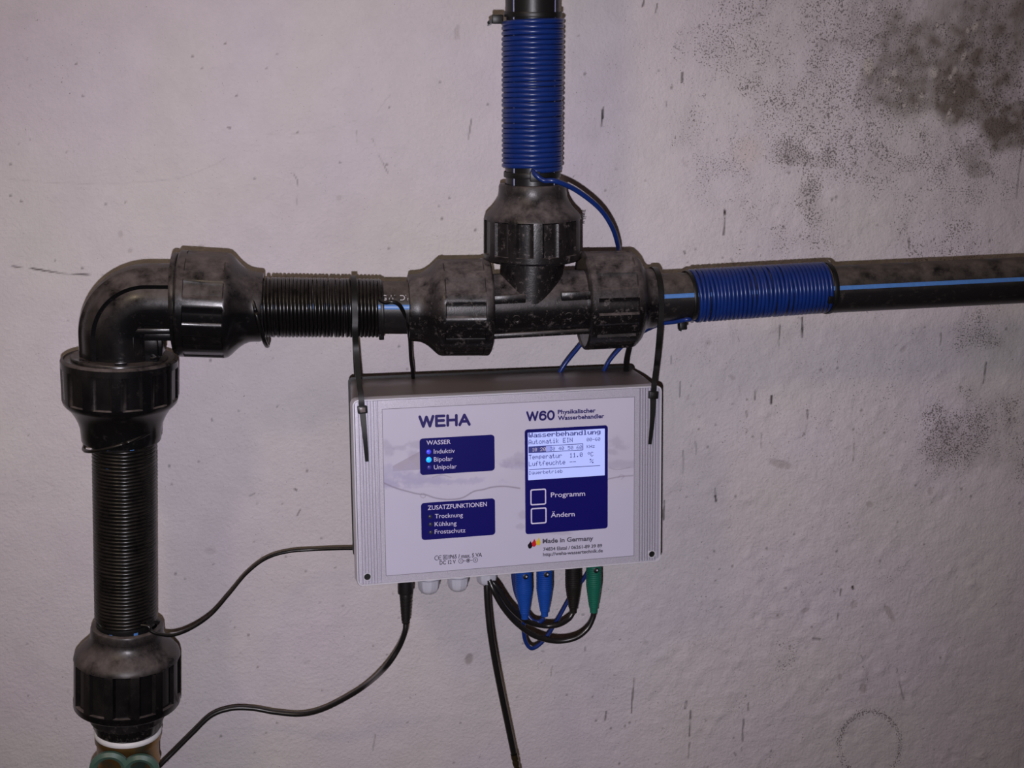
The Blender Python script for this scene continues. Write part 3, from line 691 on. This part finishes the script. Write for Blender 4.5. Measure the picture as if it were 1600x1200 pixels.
# printed front label with a water picture (flat print)
q0 = [uv(596, 640), uv(989.2, 619.4), uv(989.2, 866), uv(604, 899.3)]
lu0, lu1 = (q0[0][0]+q0[3][0])/2, (q0[1][0]+q0[2][0])/2; lv1, lv0 = (q0[0][1]+q0[1][1])/2, (q0[2][1]+q0[3][1])/2
def label_plate():
    nx, ny = 420, 280; us = np.linspace(lu0, lu1, nx); vs = np.linspace(lv0, lv1, ny); U, Vv = np.meshgrid(us, vs)
    n = .0019; P = DO+U[..., None]*EX+Vv[..., None]*EZ+EY*n; PX, PY = proj(P); sh = U.shape
    f2, f6, f15 = field(sh, 1.5), field(sh, 5), field(sh, 14)
    base = np.ones(sh+(3,))*np.array([.51, .485, .60]); base *= (1+.01*f15)[..., None]
    def paint(m, col, k):
        nonlocal base
        m = np.clip(m, 0, 1)[..., None]*k; base = base*(1-m)+np.array(col)*m
    def bl(cx, cy, rx, ry, s=.5, nz=.35): return 1-sstep(np.hypot((PX-cx)/rx, (PY-cy)/ry)+nz*.6*f6+nz*.3*f2, 1-s, 1+s)
    G1, G2, LAV = (.36, .33, .44), (.30, .26, .33), (.38, .36, .52)
    paint(sstep(PY, 735, 790), (.46, .455, .60), .35)                       # the water body, a touch bluer
    for a in ((650, 696, 12, 6), (645, 707, 7, 7), (610, 705, 8, 7), (622, 700, 10, 4), (603, 694, 7, 8)): paint(bl(*a), G1, .55)
    wedge = ((PX > 614) & (PX < 660) & (PY > 728-(PX-614)*.55) & (PY < 736-(PX-614)*.05)).astype(float)
    paint(wedge, G2, .60)
    for a in ((610, 740, 28, 9), (640, 752, 45, 8), (612, 757, 20, 4), (700, 752, 60, 4), (800, 728, 26, 5)): paint(bl(*a, .7, .6), LAV, .65)
    for a in ((962, 690, 9, 8), (972, 700, 11, 5), (957, 706, 11, 4), (812, 716, 10, 9), (800, 722, 10, 6), (788, 729, 10, 3), (968, 725, 22, 6), (816, 805, 8, 6), (812, 822, 6, 4), (876, 833, 14, 2.5)): paint(bl(*a), G1, .50)
    streak = np.clip(np.sin((PY*.8+f15*2.5+PX*.05))*.5+.1*f6, 0, 1)*np.exp(-((PY-752)/15)**2)*(PX < 690); paint(streak, G1, .35)
    streak = np.clip(np.sin((PY*.9+f15*2.0))*.5+.1*f6, 0, 1)*np.exp(-((PY-728)/13)**2)*(PX > 948); paint(streak, G1, .4)
    def ln(pts, w, k):
        m = np.zeros(sh); pts = catmull([np.array([a, b, 0.]) for a, b in pts], 5)
        for A, B in zip(pts[:-1], pts[1:]):
            dx, dy = (B-A)[:2]; t = np.clip(((PX-A[0])*dx+(PY-A[1])*dy)/(dx*dx+dy*dy), 0, 1)
            m = np.maximum(m, np.clip(1.3-np.hypot(PX-A[0]-t*dx, PY-A[1]-t*dy)/w, 0, 1))
        paint(m, (.22, .19, .25), k)
    ln([(600, 755), (620, 763), (645, 770), (655, 772), (665, 773), (680, 778), (700, 780.5), (722, 778), (740, 768), (755, 765), (770, 761), (790, 760), (812, 763)], 1.3, .75)
    ln([(659, 771), (657, 775), (661, 778), (665, 775), (662, 771)], .9, .5)
    ln([(676, 746), (690, 742), (705, 746)], .8, .5); ln([(950, 748.5), (962, 746), (972, 744.5), (989, 743)], 1.1, .65); ln([(966, 746), (970, 742), (975, 744), (971, 749)], .8, .4)
    ln([(952, 731), (965, 734), (985, 730)], .8, .45)
    me = bpy.data.meshes.new('front_label'); c = P.reshape(-1, 3).mean(0); me.vertices.add(nx*ny); me.vertices.foreach_set('co', (P.reshape(-1, 3)-c).reshape(-1).astype(np.float32))
    idx = np.arange(nx*ny).reshape(ny, nx); qd = np.stack([idx[:-1, :-1], idx[:-1, 1:], idx[1:, 1:], idx[1:, :-1]], -1).reshape(-1, 4).astype(np.int32)
    me.loops.add(qd.size); me.loops.foreach_set('vertex_index', qd.reshape(-1)); me.polygons.add(len(qd)); me.polygons.foreach_set('loop_start', np.arange(0, qd.size, 4, dtype=np.int32)); me.polygons.foreach_set('loop_total', np.full(len(qd), 4, np.int32))
    ca = me.color_attributes.new('print', 'FLOAT_COLOR', 'POINT'); ca.data.foreach_set('color', np.concatenate([base, np.ones(sh+(1,))], -1).astype(np.float32).reshape(-1)); me.update(); me.validate()
    mt = mat('printed_foil', (.7, .7, .7), .38, spec=.4); nt = mt.node_tree; at = nt.nodes.new('ShaderNodeAttribute'); at.attribute_name = 'print'
    nt.links.new(at.outputs['Color'], nt.nodes['Principled BSDF'].inputs['Base Color']); me.materials.append(mt)
    o = bpy.data.objects.new('front_label', me); o.location = V(c)-wloc(ctrl); link(o, ctrl); o['label'] = 'white printed front label with a faint picture of water'; return o
lab = label_plate()
def outline(u0, u1, v0, v1, w, n, name, m, parent):
    A = [(u0, v0), (u1, v0), (u1, v1), (u0, v1)]; B = [(u0-w, v0-w), (u1+w, v0-w), (u1+w, v1+w), (u0-w, v1+w)]
    return mesh(name, [loc2w(a, b, n) for a, b in A+B], [(i, (i+1) % 4, 4+(i+1) % 4, 4+i) for i in range(4)], m, parent, None)
outline(lu0, lu1, lv0, lv1, .9*PXM, .00185, 'label_edge', mat('label_edge_grey', (.20, .19, .23), .5, noise=.2, nscale=700), lab)
NP = .0021; NT = .0024                            # print layers in front of the lid
def text(s, xl, yl, xr, yr, cap, m, parent, bold=.02, n=NT):
    """baseline from (xl, yl) to (xr, yr) in photo px, capital height in px"""
    v, f = glyphs(s, bold); a, b = uv(xl, yl, n), uv(xr, yr, n); d = (b-a); x0, x1 = v[:, 0].min(), v[:, 0].max(); sc = cap*PXM/CAPH
    d = np.array([d[0], d[1]]); P = [loc2w(*(a+d*((x-x0)/(x1-x0))+np.array([0, 1])*(y*sc)), n) for x, y in v]
    return mesh('lettering', P, f, m, parent, None)
def quad_plate(name, pts, r, m, parent, n0, n1):
    c = [uv(*p) for p in pts]; u0, u1 = (c[0][0]+c[3][0])/2, (c[1][0]+c[2][0])/2; v1, v0 = (c[0][1]+c[1][1])/2, (c[2][1]+c[3][1])/2
    v, f = plate(rrect(u0, u1, v0, v1, r*PXM), n0, n1); return mesh(name, v, f, m, parent, 30), (u0, u1, v0, v1)
def dot(name, px, py, r, m, parent, n=NP, h=.0006):
    c = uv(px, py, n); v, f = lathe(loc2w(*c, n-.0004), loc2w(*c, n+h), [(0, r*PXM), (.5, r*PXM), (.85, r*.7*PXM), (1, r*.3*PXM)], 20, hint=EZ); return mesh(name, v, f, m, parent, 180)

STROKES = {'W': ([[(0, 1), (.27, 0), (.53, .96), (.80, 0), (1.06, 1)]], 1.06), 'E': ([[(.62, 1), (0, 1), (0, 0), (.64, 0)], [(0, .53), (.58, .53)]], .64),
           'H': ([[(0, 0), (0, 1)], [(.70, 0), (.70, 1)], [(0, .53), (.70, .53)]], .70), 'A': ([[(0, 0), (.39, 1), (.78, 0)], [(.14, .34), (.64, .34)]], .78),
           '0': ([[(.30+.30*math.sin(a), .5+.5*math.cos(a)) for a in np.linspace(0, 2*math.pi, 25)]], .60),
           '6': ([[(.56, .84), (.47, .96), (.33, 1.0), (.18, .95), (.06, .78), (.01, .52), (.01, .36)]+[(.30-.29*math.cos(a), .32+.32*math.sin(a)) for a in np.linspace(0, 2*math.pi, 21)]], .60)}
def stroke_text(s_, xl, yl, xr, yr, cap, w, gap, m, parent, n=NT):
    """heavy rounded capitals drawn as round-ended strokes of width w px"""
    a, b = uv(xl, yl, n), uv(xr, yr, n); xs_ = []; x = 0
    for ch in s_: xs_.append(x); x += STROKES[ch][1]+gap
    tot = x-gap; L = np.linalg.norm(b-a); d = (b-a)/L; h = (cap-w)*PXM; r = w*PXM/2; k = (L-w*PXM)/tot; g = G(); lay = 0
    for ch, x0 in zip(s_, xs_):
        for line in STROKES[ch][0]:
            pts = [a+d*(r+(x0+px)*k)+np.array([0, 1])*(r+py*h) for px, py in line]
            for p, q in zip(pts[:-1], pts[1:]):
                t = q-p; ang = math.atan2(t[1], t[0]); lay += 1; nn = n+lay*2e-7
                P = [p+r*np.array([math.cos(ang+math.pi/2+i*math.pi/8), math.sin(ang+math.pi/2+i*math.pi/8)]) for i in range(9)]+[q+r*np.array([math.cos(ang-math.pi/2+i*math.pi/8), math.sin(ang-math.pi/2+i*math.pi/8)]) for i in range(9)]
                g.add([loc2w(*c, nn) for c in P], [tuple(range(18))])
    return g.out('lettering', m, parent, None)
stroke_text('WEHA', 654, 668.8, 735.5, 665.2, 18.8, 4.3, .27, M_navytext, lab)
stroke_text('W60', 822.2, 658.7, 866.9, 656.4, 15.6, 3.1, .22, M_navytext, lab)
text('Physikalischer', 871.5, 647, 930.7, 644.2, 6.2, M_navytext, lab, .03)
text('Wasserbehandler', 871.5, 656.3, 944, 653, 6.2, M_navytext, lab, .03)
# status panels
pw, _ = quad_plate('status_panel', [(654.6, 684.9), (771.3, 678.1), (772.2, 733.8), (655.9, 742.2)], 5, M_navyprint, ctrl, .0017, NP)
pw['label'] = 'upper navy status panel'
text('WASSER', 666.4, 695.2, 704.1, 693.4, 6.4, M_whitetext, pw, .005)
text('Induktiv', 677.9, 708.9, 710.6, 707.4, 6.6, M_whitetext, pw, .0)
text('Bipolar', 678.1, 721.2, 707.5, 719.8, 6.6, M_whitetext, pw, .0)
text('Unipolar', 678.1, 733.4, 713.6, 731.8, 6.6, M_whitetext, pw, .0)
tag(dot('indicator_light', 669.8, 706, 3.6, M_leddim, pw), 'dim blue indicator light'); tag(dot('indicator_light', 670, 718.3, 4.2, M_ledon, pw), 'bright cyan-blue indicator light'); dot('indicator_light', 670.8, 730.4, 3.4, M_ledoff, pw)
pz, _ = quad_plate('status_panel', [(656.6, 785.2), (772.2, 777.5), (773, 834.5), (658.3, 843)], 5, M_navyprint, ctrl, .0017, NP)
pz['label'] = 'lower navy status panel'
text('ZUSATZFUNKTIONEN', 668.4, 797, 760.7, 790.9, 6.6, M_whitetext, pz, .008)
text('Trocknung', 679.7, 810, 723.2, 807.6, 6.6, M_whitetext, pz, .0)
text('Kühlung', 679.3, 822.4, 713.3, 820.6, 6.6, M_whitetext, pz, .0)
text('Frostschutz', 679.3, 834.3, 727.2, 831.6, 6.6, M_whitetext, pz, .0)
for px, py in ((672.3, 807.5), (673, 819.6), (673.4, 832)): dot('indicator_light', px, py, 3.2, M_ledgrey, pz)
# display panel
pd, _ = quad_plate('display_panel', [(818.6, 670.5), (947.9, 663.6), (948.6, 824.6), (820.2, 833.7)], 4.5, M_navyprint, ctrl, .0017, NP)
lcd, (cu0, cu1, cv0, cv1) = quad_plate('display', [(823.1, 675.6), (943.2, 668.8), (943.7, 742.2), (824.4, 749)], .8, M_lcd, ctrl, .0017, NP+.0002)
lcd['label'] = 'lit pale blue display'
F57 = {' ': '0000000000', '%': '2313086462', '-': '0808080808', '.': '0060600000', '0': '3E5149453E', '1': '00427F4000', '2': '4261514946', '3': '2141454B31', '4': '1814127F10', '5': '2745454539', '6': '3C4A494930', 'A': '7E1111117E', 'C': '3E41414122', 'D': '7F4141221C', 'E': '7F49494941', 'H': '7F0808087F', 'I': '00417F4100', 'K': '7F08142241', 'L': '7F40404040', 'N': '7F0408107F', 'T': '01017F0101', 'W': '3F4038403F', 'a': '2054545478', 'b': '7F48444438', 'c': '3844444420', 'd': '384444487F', 'e': '3854545418', 'f': '087E090102', 'g': '18A4A4A47C', 'h': '7F08040478', 'i': '00447D4000', 'k': '7F10284400', 'l': '00417F4000', 'm': '7C04180478', 'n': '7C08040478', 'o': '3844444438', 'p': 'FC24242418', 'r': '7C08040408', 's': '4854545420', 't': '043F444020', 'u': '3C4040207C', 'z': '4464544C44', '°': '0006090906'}
NL = NP+.0005
def pixels(s, xl, yl, xr, yr, h7, m, bold=False, name='display_text'):
    """dot-matrix text: baseline px ends, height of seven dots in px"""
    a, b = uv(xl, yl, NL), uv(xr, yr, NL); cols = len(s)*6-1; dx = (b-a)/cols; dy = np.array([0, h7*PXM/7]); g = G()
    for i, ch in enumerate(s):
        for c in range(5):
            bits = int(F57[ch][2*c:2*c+2], 16); r = 0
            while r < 8:
                if bits >> r & 1:
                    e = r
                    while e < 8 and bits >> e & 1: e += 1
                    w = 1.5 if bold else 1.0
                    x0 = a+dx*(i*6+c); x1 = x0+dx*w; g.add([loc2w(*(x0+dy*(7-e)), NL), loc2w(*(x1+dy*(7-e)), NL), loc2w(*(x1+dy*(7-r)), NL), loc2w(*(x0+dy*(7-r)), NL)], [(0, 1, 2, 3)]); r = e
                else: r += 1
    return g.out(name, m, lcd, None)
def lcd_line(x0, y0, x1, y1, w, m=None, n=NL, nm='display_rule'):
    a, b = uv(x0, y0, n), uv(x1, y1, n); d = b-a; k = np.array([-d[1], d[0]]); k = k/np.linalg.norm(k)*w*PXM/2
    return mesh(nm, [loc2w(*(a-k), n), loc2w(*(b-k), n), loc2w(*(b+k), n), loc2w(*(a+k), n)], [(0, 1, 2, 3)], m or M_lcdink, lcd, None)
pixels('Wasserbehandlung', 825.9, 684.0, 937.8, 678.3, 7.4, M_lcdink, True)
pixels('Automatik EIN', 825.9, 694.6, 894.7, 690.9, 7.2, M_lcdink)
pixels('00-60', 916.7, 689.6, 937.8, 688.5, 5.2, M_lcdink)
lcd_line(826, 703.0, 853, 701.5, 9.4, nm='display_bar'); lcd_line(853, 701.5, 862, 701.0, 8.2, M_lcdmid, nm='display_bar')
for a in ((825.9, 698.3, 910.8, 693.4), (826, 707.7, 910.8, 703.0), (826.3, 698.3, 826.4, 707.6), (910.6, 693.2, 910.8, 703.0)): lcd_line(*a, 1.0)
NL += .0002
for s, x0, x1 in (('10', 831.5, 839), ('20', 844, 853.2), ('30', 859.5, 867), ('40', 872.8, 881.2), ('50', 887.2, 895.5), ('60', 900.8, 909.5)):
    y = lambda x: 705.6-(x-831.5)*.0515
    pixels(s, x0, y(x0), x1, y(x1), 5.6, M_whitetext if x0 < 850 else M_lcdink)
pixels('KHz', 916.7, 700.4, 929.3, 699.6, 5.0, M_lcdink)
pixels('Temperatur', 826.3, 718.0, 878.0, 715.3, 7.2, M_lcdink); pixels('11.0', 890.0, 715.0, 910.3, 713.8, 7.0, M_lcdink); pixels('°C', 917.5, 713.4, 927, 712.8, 7.0, M_lcdink)
pixels('Luftfeuchte', 826.4, 728.6, 883.3, 725.5, 7.2, M_lcdink); pixels('--', 890, 725.2, 900, 724.6, 6.6, M_lcdink); pixels('%', 921.5, 723.8, 927.3, 723.4, 6.6, M_lcdink)
lcd_line(826.6, 733.9, 937.7, 727.4, 1.0)
pixels('Dauerbetrieb', 826.7, 741.8, 878.8, 738.6, 5.6, M_lcdink)
# two keys
for cx, cy, word, wx in ((840.7, 776.3, 'Programm', 914.2), (841.4, 805.6, 'Ändern', 898)):
    c = uv(cx, cy, NP); k = 12.6*PXM; v, f = plate(rrect(c[0]-k, c[0]+k, c[1]-k, c[1]+k, 2.5*PXM), NP-.0004, NP+.0003); bt = mesh('push_button', v, f, M_navyprint, ctrl, 30)
    A, B = rrect(c[0]-k, c[0]+k, c[1]-k, c[1]+k, 2.8*PXM), rrect(c[0]-k+2*PXM, c[0]+k-2*PXM, c[1]-k+2*PXM, c[1]+k-2*PXM, 1.6*PXM); n = len(A)
    v = [loc2w(a, b, NP+.0006) for a, b in A]+[loc2w(a, b, NP+.0006) for a, b in B]; mesh('button_outline', v, [(i, (i+1) % n, n+(i+1) % n, n+i) for i in range(n)], M_whitetext, bt, None)
    text(word, 860.7, 777.0 if word[0] == 'P' else 808.4, wx, 774.6 if word[0] == 'P' else 806.6, 7.4, M_whitetext, pd, .006)
# maker's lines
text('Made in Germany', 847.8, 848.9, 927, 844.2, 6.8, M_greytext, lab, .03)
text('74834 Elztal / 06261-89 39 89', 848.7, 860.9, 940.8, 854.9, 5.1, M_greytext, lab, .028)
text('http://weha-wassertechnik.de', 848.3, 869.0, 942, 862.6, 5.1, M_greytext, lab, .028)
def drop(cx, cy, w, h, lean, m, n):
    P = []
    for i in range(28):
        a = 2*math.pi*i/28; y = math.cos(a); x = math.sin(a)*(1 if y < 0 else (1-y)**.9*1.0+.0); x = math.sin(a)*math.sin(math.pi*(1-(y+1)/2)*.5+.0)**1.0 if y > 0 else math.sin(a)*.87
        P.append((x*w/2+lean*(y+1)*.5*w, y*h/2))
    c = uv(cx, cy, n); v = [loc2w(c[0]+x*PXM, c[1]+y*PXM, n) for x, y in P]; return mesh('emblem_drop', v, [tuple(range(28))], m, lab, None)
drop(828.0, 851, 9, 12.5, .12, M_dropk, NT); drop(834.3, 848.0, 9, 13, .08, M_dropr, NT+.0001); drop(840.8, 846.0, 9, 13, .08, M_dropy, NT+.0002)
# rating line with its symbols
def arc_mark(cx, cy, r, a0, a1, w, bar=None):
    c = uv(cx, cy, NT); v = []; n = 20
    for i in range(n+1):
        a = math.radians(a0+(a1-a0)*i/n)
        for q in (r-w/2, r+w/2): v.append(loc2w(c[0]+math.cos(a)*q*PXM, c[1]+math.sin(a)*q*PXM, NT))
    g = G().add(v, [(2*i, 2*i+1, 2*i+3, 2*i+2) for i in range(n)])
    for (x0, x1, y0, y1) in (bar or []): g.add([loc2w(c[0]+x*PXM, c[1]+y*PXM, NT) for x, y in ((x0, y0), (x1, y0), (x1, y1), (x0, y1))], [(0, 1, 2, 3)])
    return g.out('printed_symbol', M_greytext, lab, None)
arc_mark(682.6, 871.8, 3.3, 60, 300, 1.0); arc_mark(688.2, 871.4, 3.3, 60, 300, 1.0, [(-3, .8, -.5, .5)])
for r in (3.5, 1.7):
    c = uv(695.6, 870.6, NT); A = [(r, r), (-r, r), (-r, -r), (r, -r)]; B = [(x*(1-.9/r), y*(1-.9/r)) for x, y in A]
    mesh('printed_symbol', [loc2w(c[0]+x*PXM, c[1]+y*PXM, NT) for x, y in A+B], [(i, (i+1) % 4, 4+(i+1) % 4, 4+i) for i in range(4)], M_greytext, lab, None)
text('IP65 / max. 5 VA', 700.8, 873.2, 753.2, 869.6, 5.8, M_greytext, lab, .025)
text('DC 12 V', 687, 882.3, 712.2, 880.4, 5.8, M_greytext, lab, .025)
arc_mark(720.0, 876.6, 3.5, 0, 360, .8, [(-1.5, 1.5, -.4, .4), (3.5, 7.5, -.4, .4)])
arc_mark(731.6, 875.8, 2.6, 30, 330, 1.0, [(-1.4, 1.4, -1.4, 1.4), (1, 7, -.4, .4)]); arc_mark(742.8, 875.0, 3.5, 0, 360, .8, [(-1.5, 1.5, -.4, .4), (-.4, .4, -1.5, 1.5)])

# ------------------------------------------------------------------ glands, plugs and leads under the controller
DOWN = -EZ
def under(px, py, n): 
    u = uv(px, py, n); return loc2w(u[0], u[1], n)
NG = -.022                                       # distance of sockets behind the lid face
def gland(px, ytop, ybot, half):
    sc = float((under(px, ytop, NG)-CAM)@FWD)/FPX
    a = under(px, ytop-12, NG); b = under(px, ybot, NG); H = half*sc; fac = facets(8, .7, .10)
    prof = [(0, H*1.0), (.30, H*1.0), (.32, H*.80), (.36, H*.80), (.38, H), (.62, H*.99, H*.08), (.80, H*.90, H*.06), (.92, H*.68), (.98, H*.45), (1.0, H*.25)]
    v, f = lathe(a, b, prof, 64, fac, hint=EY); mesh('cable_gland', v, f, M_gland, ctrl, 30); return b
gland(670, 903, 927.5, 17.5); gland(715.7, 900, 923.5, 17); g3 = gland(760.5, 896, 914, 16.5)
def plug(name, label, cat, pxt, pyt, pxb, pyb, ht, hb, m, n, ring_n=22, hole=True, group=None, stem=6):
    a = under(pxt, pyt-6, n); b = under(pxb, pyb, n); sc = float((a-CAM)@FWD)/FPX; t = thing(name, b, label, cat, group)
    prof = [(0, ht*.92*sc)]
    for i in range(ring_n):
        q0, q1 = .04+.86*i/ring_n, .04+.86*(i+.6)/ring_n
        R = lambda q: (ht if q < .45 else ht+(hb-ht)*((q-.45)/.55)**1.1)*sc
        prof += [(q0, R(q0)), (q1, R(q1)), (q1+.008, R(q1)*.93), (q0+.86/ring_n-.006, R(q1)*.93)]
    prof += [(.93, hb*1.02*sc), (.99, hb*sc), (1, hb*.7*sc)]
    v, f = lathe(a, b, prof, 32, hint=EY); mesh('plug_body', v, f, m, t, 25)
    d = (b-a)/np.linalg.norm(b-a)
    if hole:                                     # cross-hole socket with its metal screw
        f0 = a+d*(np.linalg.norm(b-a)*.13)+EY*(ht*.72*sc); v, f = lathe(f0, f0+EY*(ht*.30*sc), [(0, 4.0*sc), (.9, 4.4*sc), (1, 3.4*sc)], 20); mesh('screw_socket', v, f, M_tie, t)
        f1 = f0+EY*(ht*.30*sc)+EX*(1.4*sc); v, f = lathe(f1, f1+EY*(.8*sc), [(0, 1.5*sc), (1, .9*sc)], 12); mesh('screw', v, f, M_rim, t)
    v, f = lathe(a-d*.012, a, [(0, ht*.5*sc), (1, ht*.5*sc)], 20); mesh('plug_pin', v, f, M_gland, t)
    return t, b, sc
NPg = -.020
tb1, b1_, sc = plug('banana_plug', 'blue banana plug, left one of the blue pair under the controller', 'plug', 817.5, 893, 820, 967.5, 13.5, 5.6, M_pblue, NPg)
tb2, b2_, _ = plug('banana_plug', 'blue banana plug beside the black plug, right one of the blue pair', 'plug', 850.7, 890, 850.9, 963.5, 12.8, 5.6, M_pblue, NPg)
tbk, bk_, _ = plug('banana_plug', 'black banana plug between the blue and green plugs', 'plug', 895.3, 886, 895.6, 958, 12.4, 5.8, M_pblack, NPg, hole=False)
tgr, bg_, _ = plug('banana_plug', 'green banana plug, rightmost under the controller', 'plug', 928, 883.5, 927.6, 957.5, 12.2, 6.0, M_pgreen, NPg)
for b_, m_, dn in ((b1_, M_pblue, 4),):
    pass
def cable(name, label, pts, r, m, cat='cable', n=10):
    v, f = tube(catmull(pts, 10), r, n); return tag(mesh(name, v, f, m, None, 180), label, cat)
U = lambda px, py, n=NPg: under(px, py, n)
rc = 4.6*sc
cable('cable', 'thin black lead from the grey gland to the black banana plug', [U(766, 906, NG+.004), U(777, 918, NG+.006), U(797, 948, NG+.004), U(822, 970, NG-.004), U(850, 977.5, NG-.008), U(872, 976, NG-.004), U(888, 967, NPg), bk_+EZ*.001], rc, M_cable)
cable('cable', 'thin black lead looping from the grey gland to the green banana plug', [U(764, 906, NG+.006), U(772, 924, NG+.009), U(787, 950, NG+.008), U(808, 974, NG+.004), U(835, 993, NG+.002), U(868, 1001.5, NG), U(898, 997, NPg), U(917, 983, NPg), U(926, 966, NPg), bg_+EZ*.001], rc, M_cable)
pts = [U(760.5, 906, NG+.003), U(761, 925, NG+.004), U(762.5, 950, NG+.004), U(766, 985, NG+.004), U(773, 1030, NG), U(783, 1082, NG-.01), U(793, 1130, NG-.02), U(803, 1178, NG-.03)]
hang = thing('hanging_lead', pts[0], 'thick black lead hanging from the third gland, ribbed metal tip at the bottom edge', 'cable')
v, f = tube(catmull(pts, 10), [5.2*sc]*71, 12); mesh('lead_sheath', v, f, M_cable, hang, 180)
e0, e1 = pts[-1], pts[-1]+(pts[-1]-pts[-2])*2.2
prof = [(0, 5.8*sc), (.07, 6*sc)]
for i in range(9): prof += [(.09+.1*i, 4.2*sc), (.12+.1*i, 5.8*sc), (.16+.1*i, 5.6*sc)]
prof.append((1, 4*sc))
v, f = lathe(e0, e1, prof, 24); mesh('sensor_tip', v, f, mat('dark_brass', (.10, .075, .04), .3, metal=.8, noise=.2), hang, 30)

# DC plug and its lead
dc = thing('power_plug', U(634, 973, NG), 'black ribbed power plug under the left end of the controller', 'plug')
a, b = U(633.5, 902, NG), U(634, 974, NG); sd = float((a-CAM)@FWD)/FPX
prof = [(0, 12.2*sd), (.30, 12.4*sd), (.345, 12*sd), (.36, 9.4*sd)]
for i in range(8):
    q = .38+.072*i; k = 9.6-3*i/8; prof += [(q, k*sd), (q+.045, k*sd), (q+.05, (k-1.5)*sd), (q+.068, (k-1.5)*sd)]
prof += [(.965, 6.6*sd), (1, 5.6*sd)]
v, f = lathe(a, b, prof, 32, hint=EY); mesh('plug_body', v, f, M_cable, dc, 30)
P = [b+EZ*.001, U(632.5, 988, NG), U(622, 1014, NG-.006), U(602, 1043, NG-.014), W(575, 1068, -.085), W(545, 1088, -.072), W(505, 1108, -.062), W(470, 1116, -.056), W(430, 1113, -.052), W(395, 1107, -.050), W(362, 1107, -.050), W(330, 1118, -.052), W(300, 1146, -.056), W(272, 1174, -.060), W(248, 1198, -.064), W(215, 1235, -.066), W(205, 1300, -.066)]
k = P[-1].copy(); k[2] = -1.44; P.append((P[-1]+k)/2); P.append(k)
mesh('power_lead', *tube(catmull(P, 10), 4.4*sd, 10), M_cable, dc, 180)

# ------------------------------------------------------------------ long ties the controller hangs from
def hang_tie(label, headpx, tailpx, over, w):
    """over: path of world points from the head up, round the pipe and down behind"""
    h = U(*headpx, .0035); t = thing('cable_tie', h, label, 'cable tie')
    n = len(over); v, f = strap(catmull(over, 8), w, .0013, EX); mesh('band', v, f, M_tie, t)
    sc = float((h-CAM)@FWD)/FPX; d = U(*tailpx, .003)-h; d /= np.linalg.norm(d); sx = np.cross(d, EY); sx /= np.linalg.norm(sx)
    v, f = box(h, sx, EY, d, 7.4*sc, .0022, 6*sc, .3); hd = mesh('tie_head', v, f, M_tie, t)
    v, f = box(h+EY*.0022, sx, EY, d, 4.2*sc, .0004, 3.6*sc, .2); mesh('pawl_window', v, f, M_house if headpx[0] < 700 else M_tie, hd)
    P = catmull([h, (h+U(*tailpx, .0030))/2+EY*.0015, U(*tailpx, .0030)], 8); L = len(P)
    v, f = strap(P, np.linspace(9.8, 5.2, L)*sc, .0011, EX); tl = mesh('tie_tail', v, f, M_tie, t)
    return t
s = S(555, 480); Rr = 47.5*s
c = W(553.5, 481); over = [U(566, 641, .0030), U(564, 620, .0030), U(560, 590, -.004)]
over += [W(556.5, 545, YP-Rr*.93), W(554.5, 515, YP-Rr*1.06)]
for th in (10, -25, -60, -90, -120, -155, -185, -210): 
    a = math.radians(th); over.append(c+np.array([.0, -math.cos(a)*Rr*1.03, -math.sin(a)*Rr*1.03]))
over += [W(556, 560, YP+Rr*.75), W(558, 592, YP+.040), W(566, 640, YP+.045)]
hang_tie('long black cable tie holding the controller at its left end, tail down the lid', (566, 640), (573.2, 721), over, 8.6*s)
s = S(1025, 480); Rr = 48*s
c = W(1021.5, 467); over = [U(1020.8, 616, .0030), U(1022.5, 597, .0030), U(1026, 570, -.004)]
over += [W(1029, 540, YP-Rr*.95), W(1031.5, 510, YP-Rr*1.03)]
for th in (10, -25, -60, -90, -120, -155, -185, -210):
    a = math.radians(th); over.append(c+np.array([-.004*(th < -150), -math.cos(a)*Rr*1.01, -math.sin(a)*Rr*1.01]))
over += [W(984, 540, YP+Rr*.8), W(978, 578, YP+.040), W(984, 620, YP+.044)]
hang_tie('long black cable tie holding the controller at its right end, tail down the lid', (1020.8, 617), (1015.4, 694), over, 8.6*s)
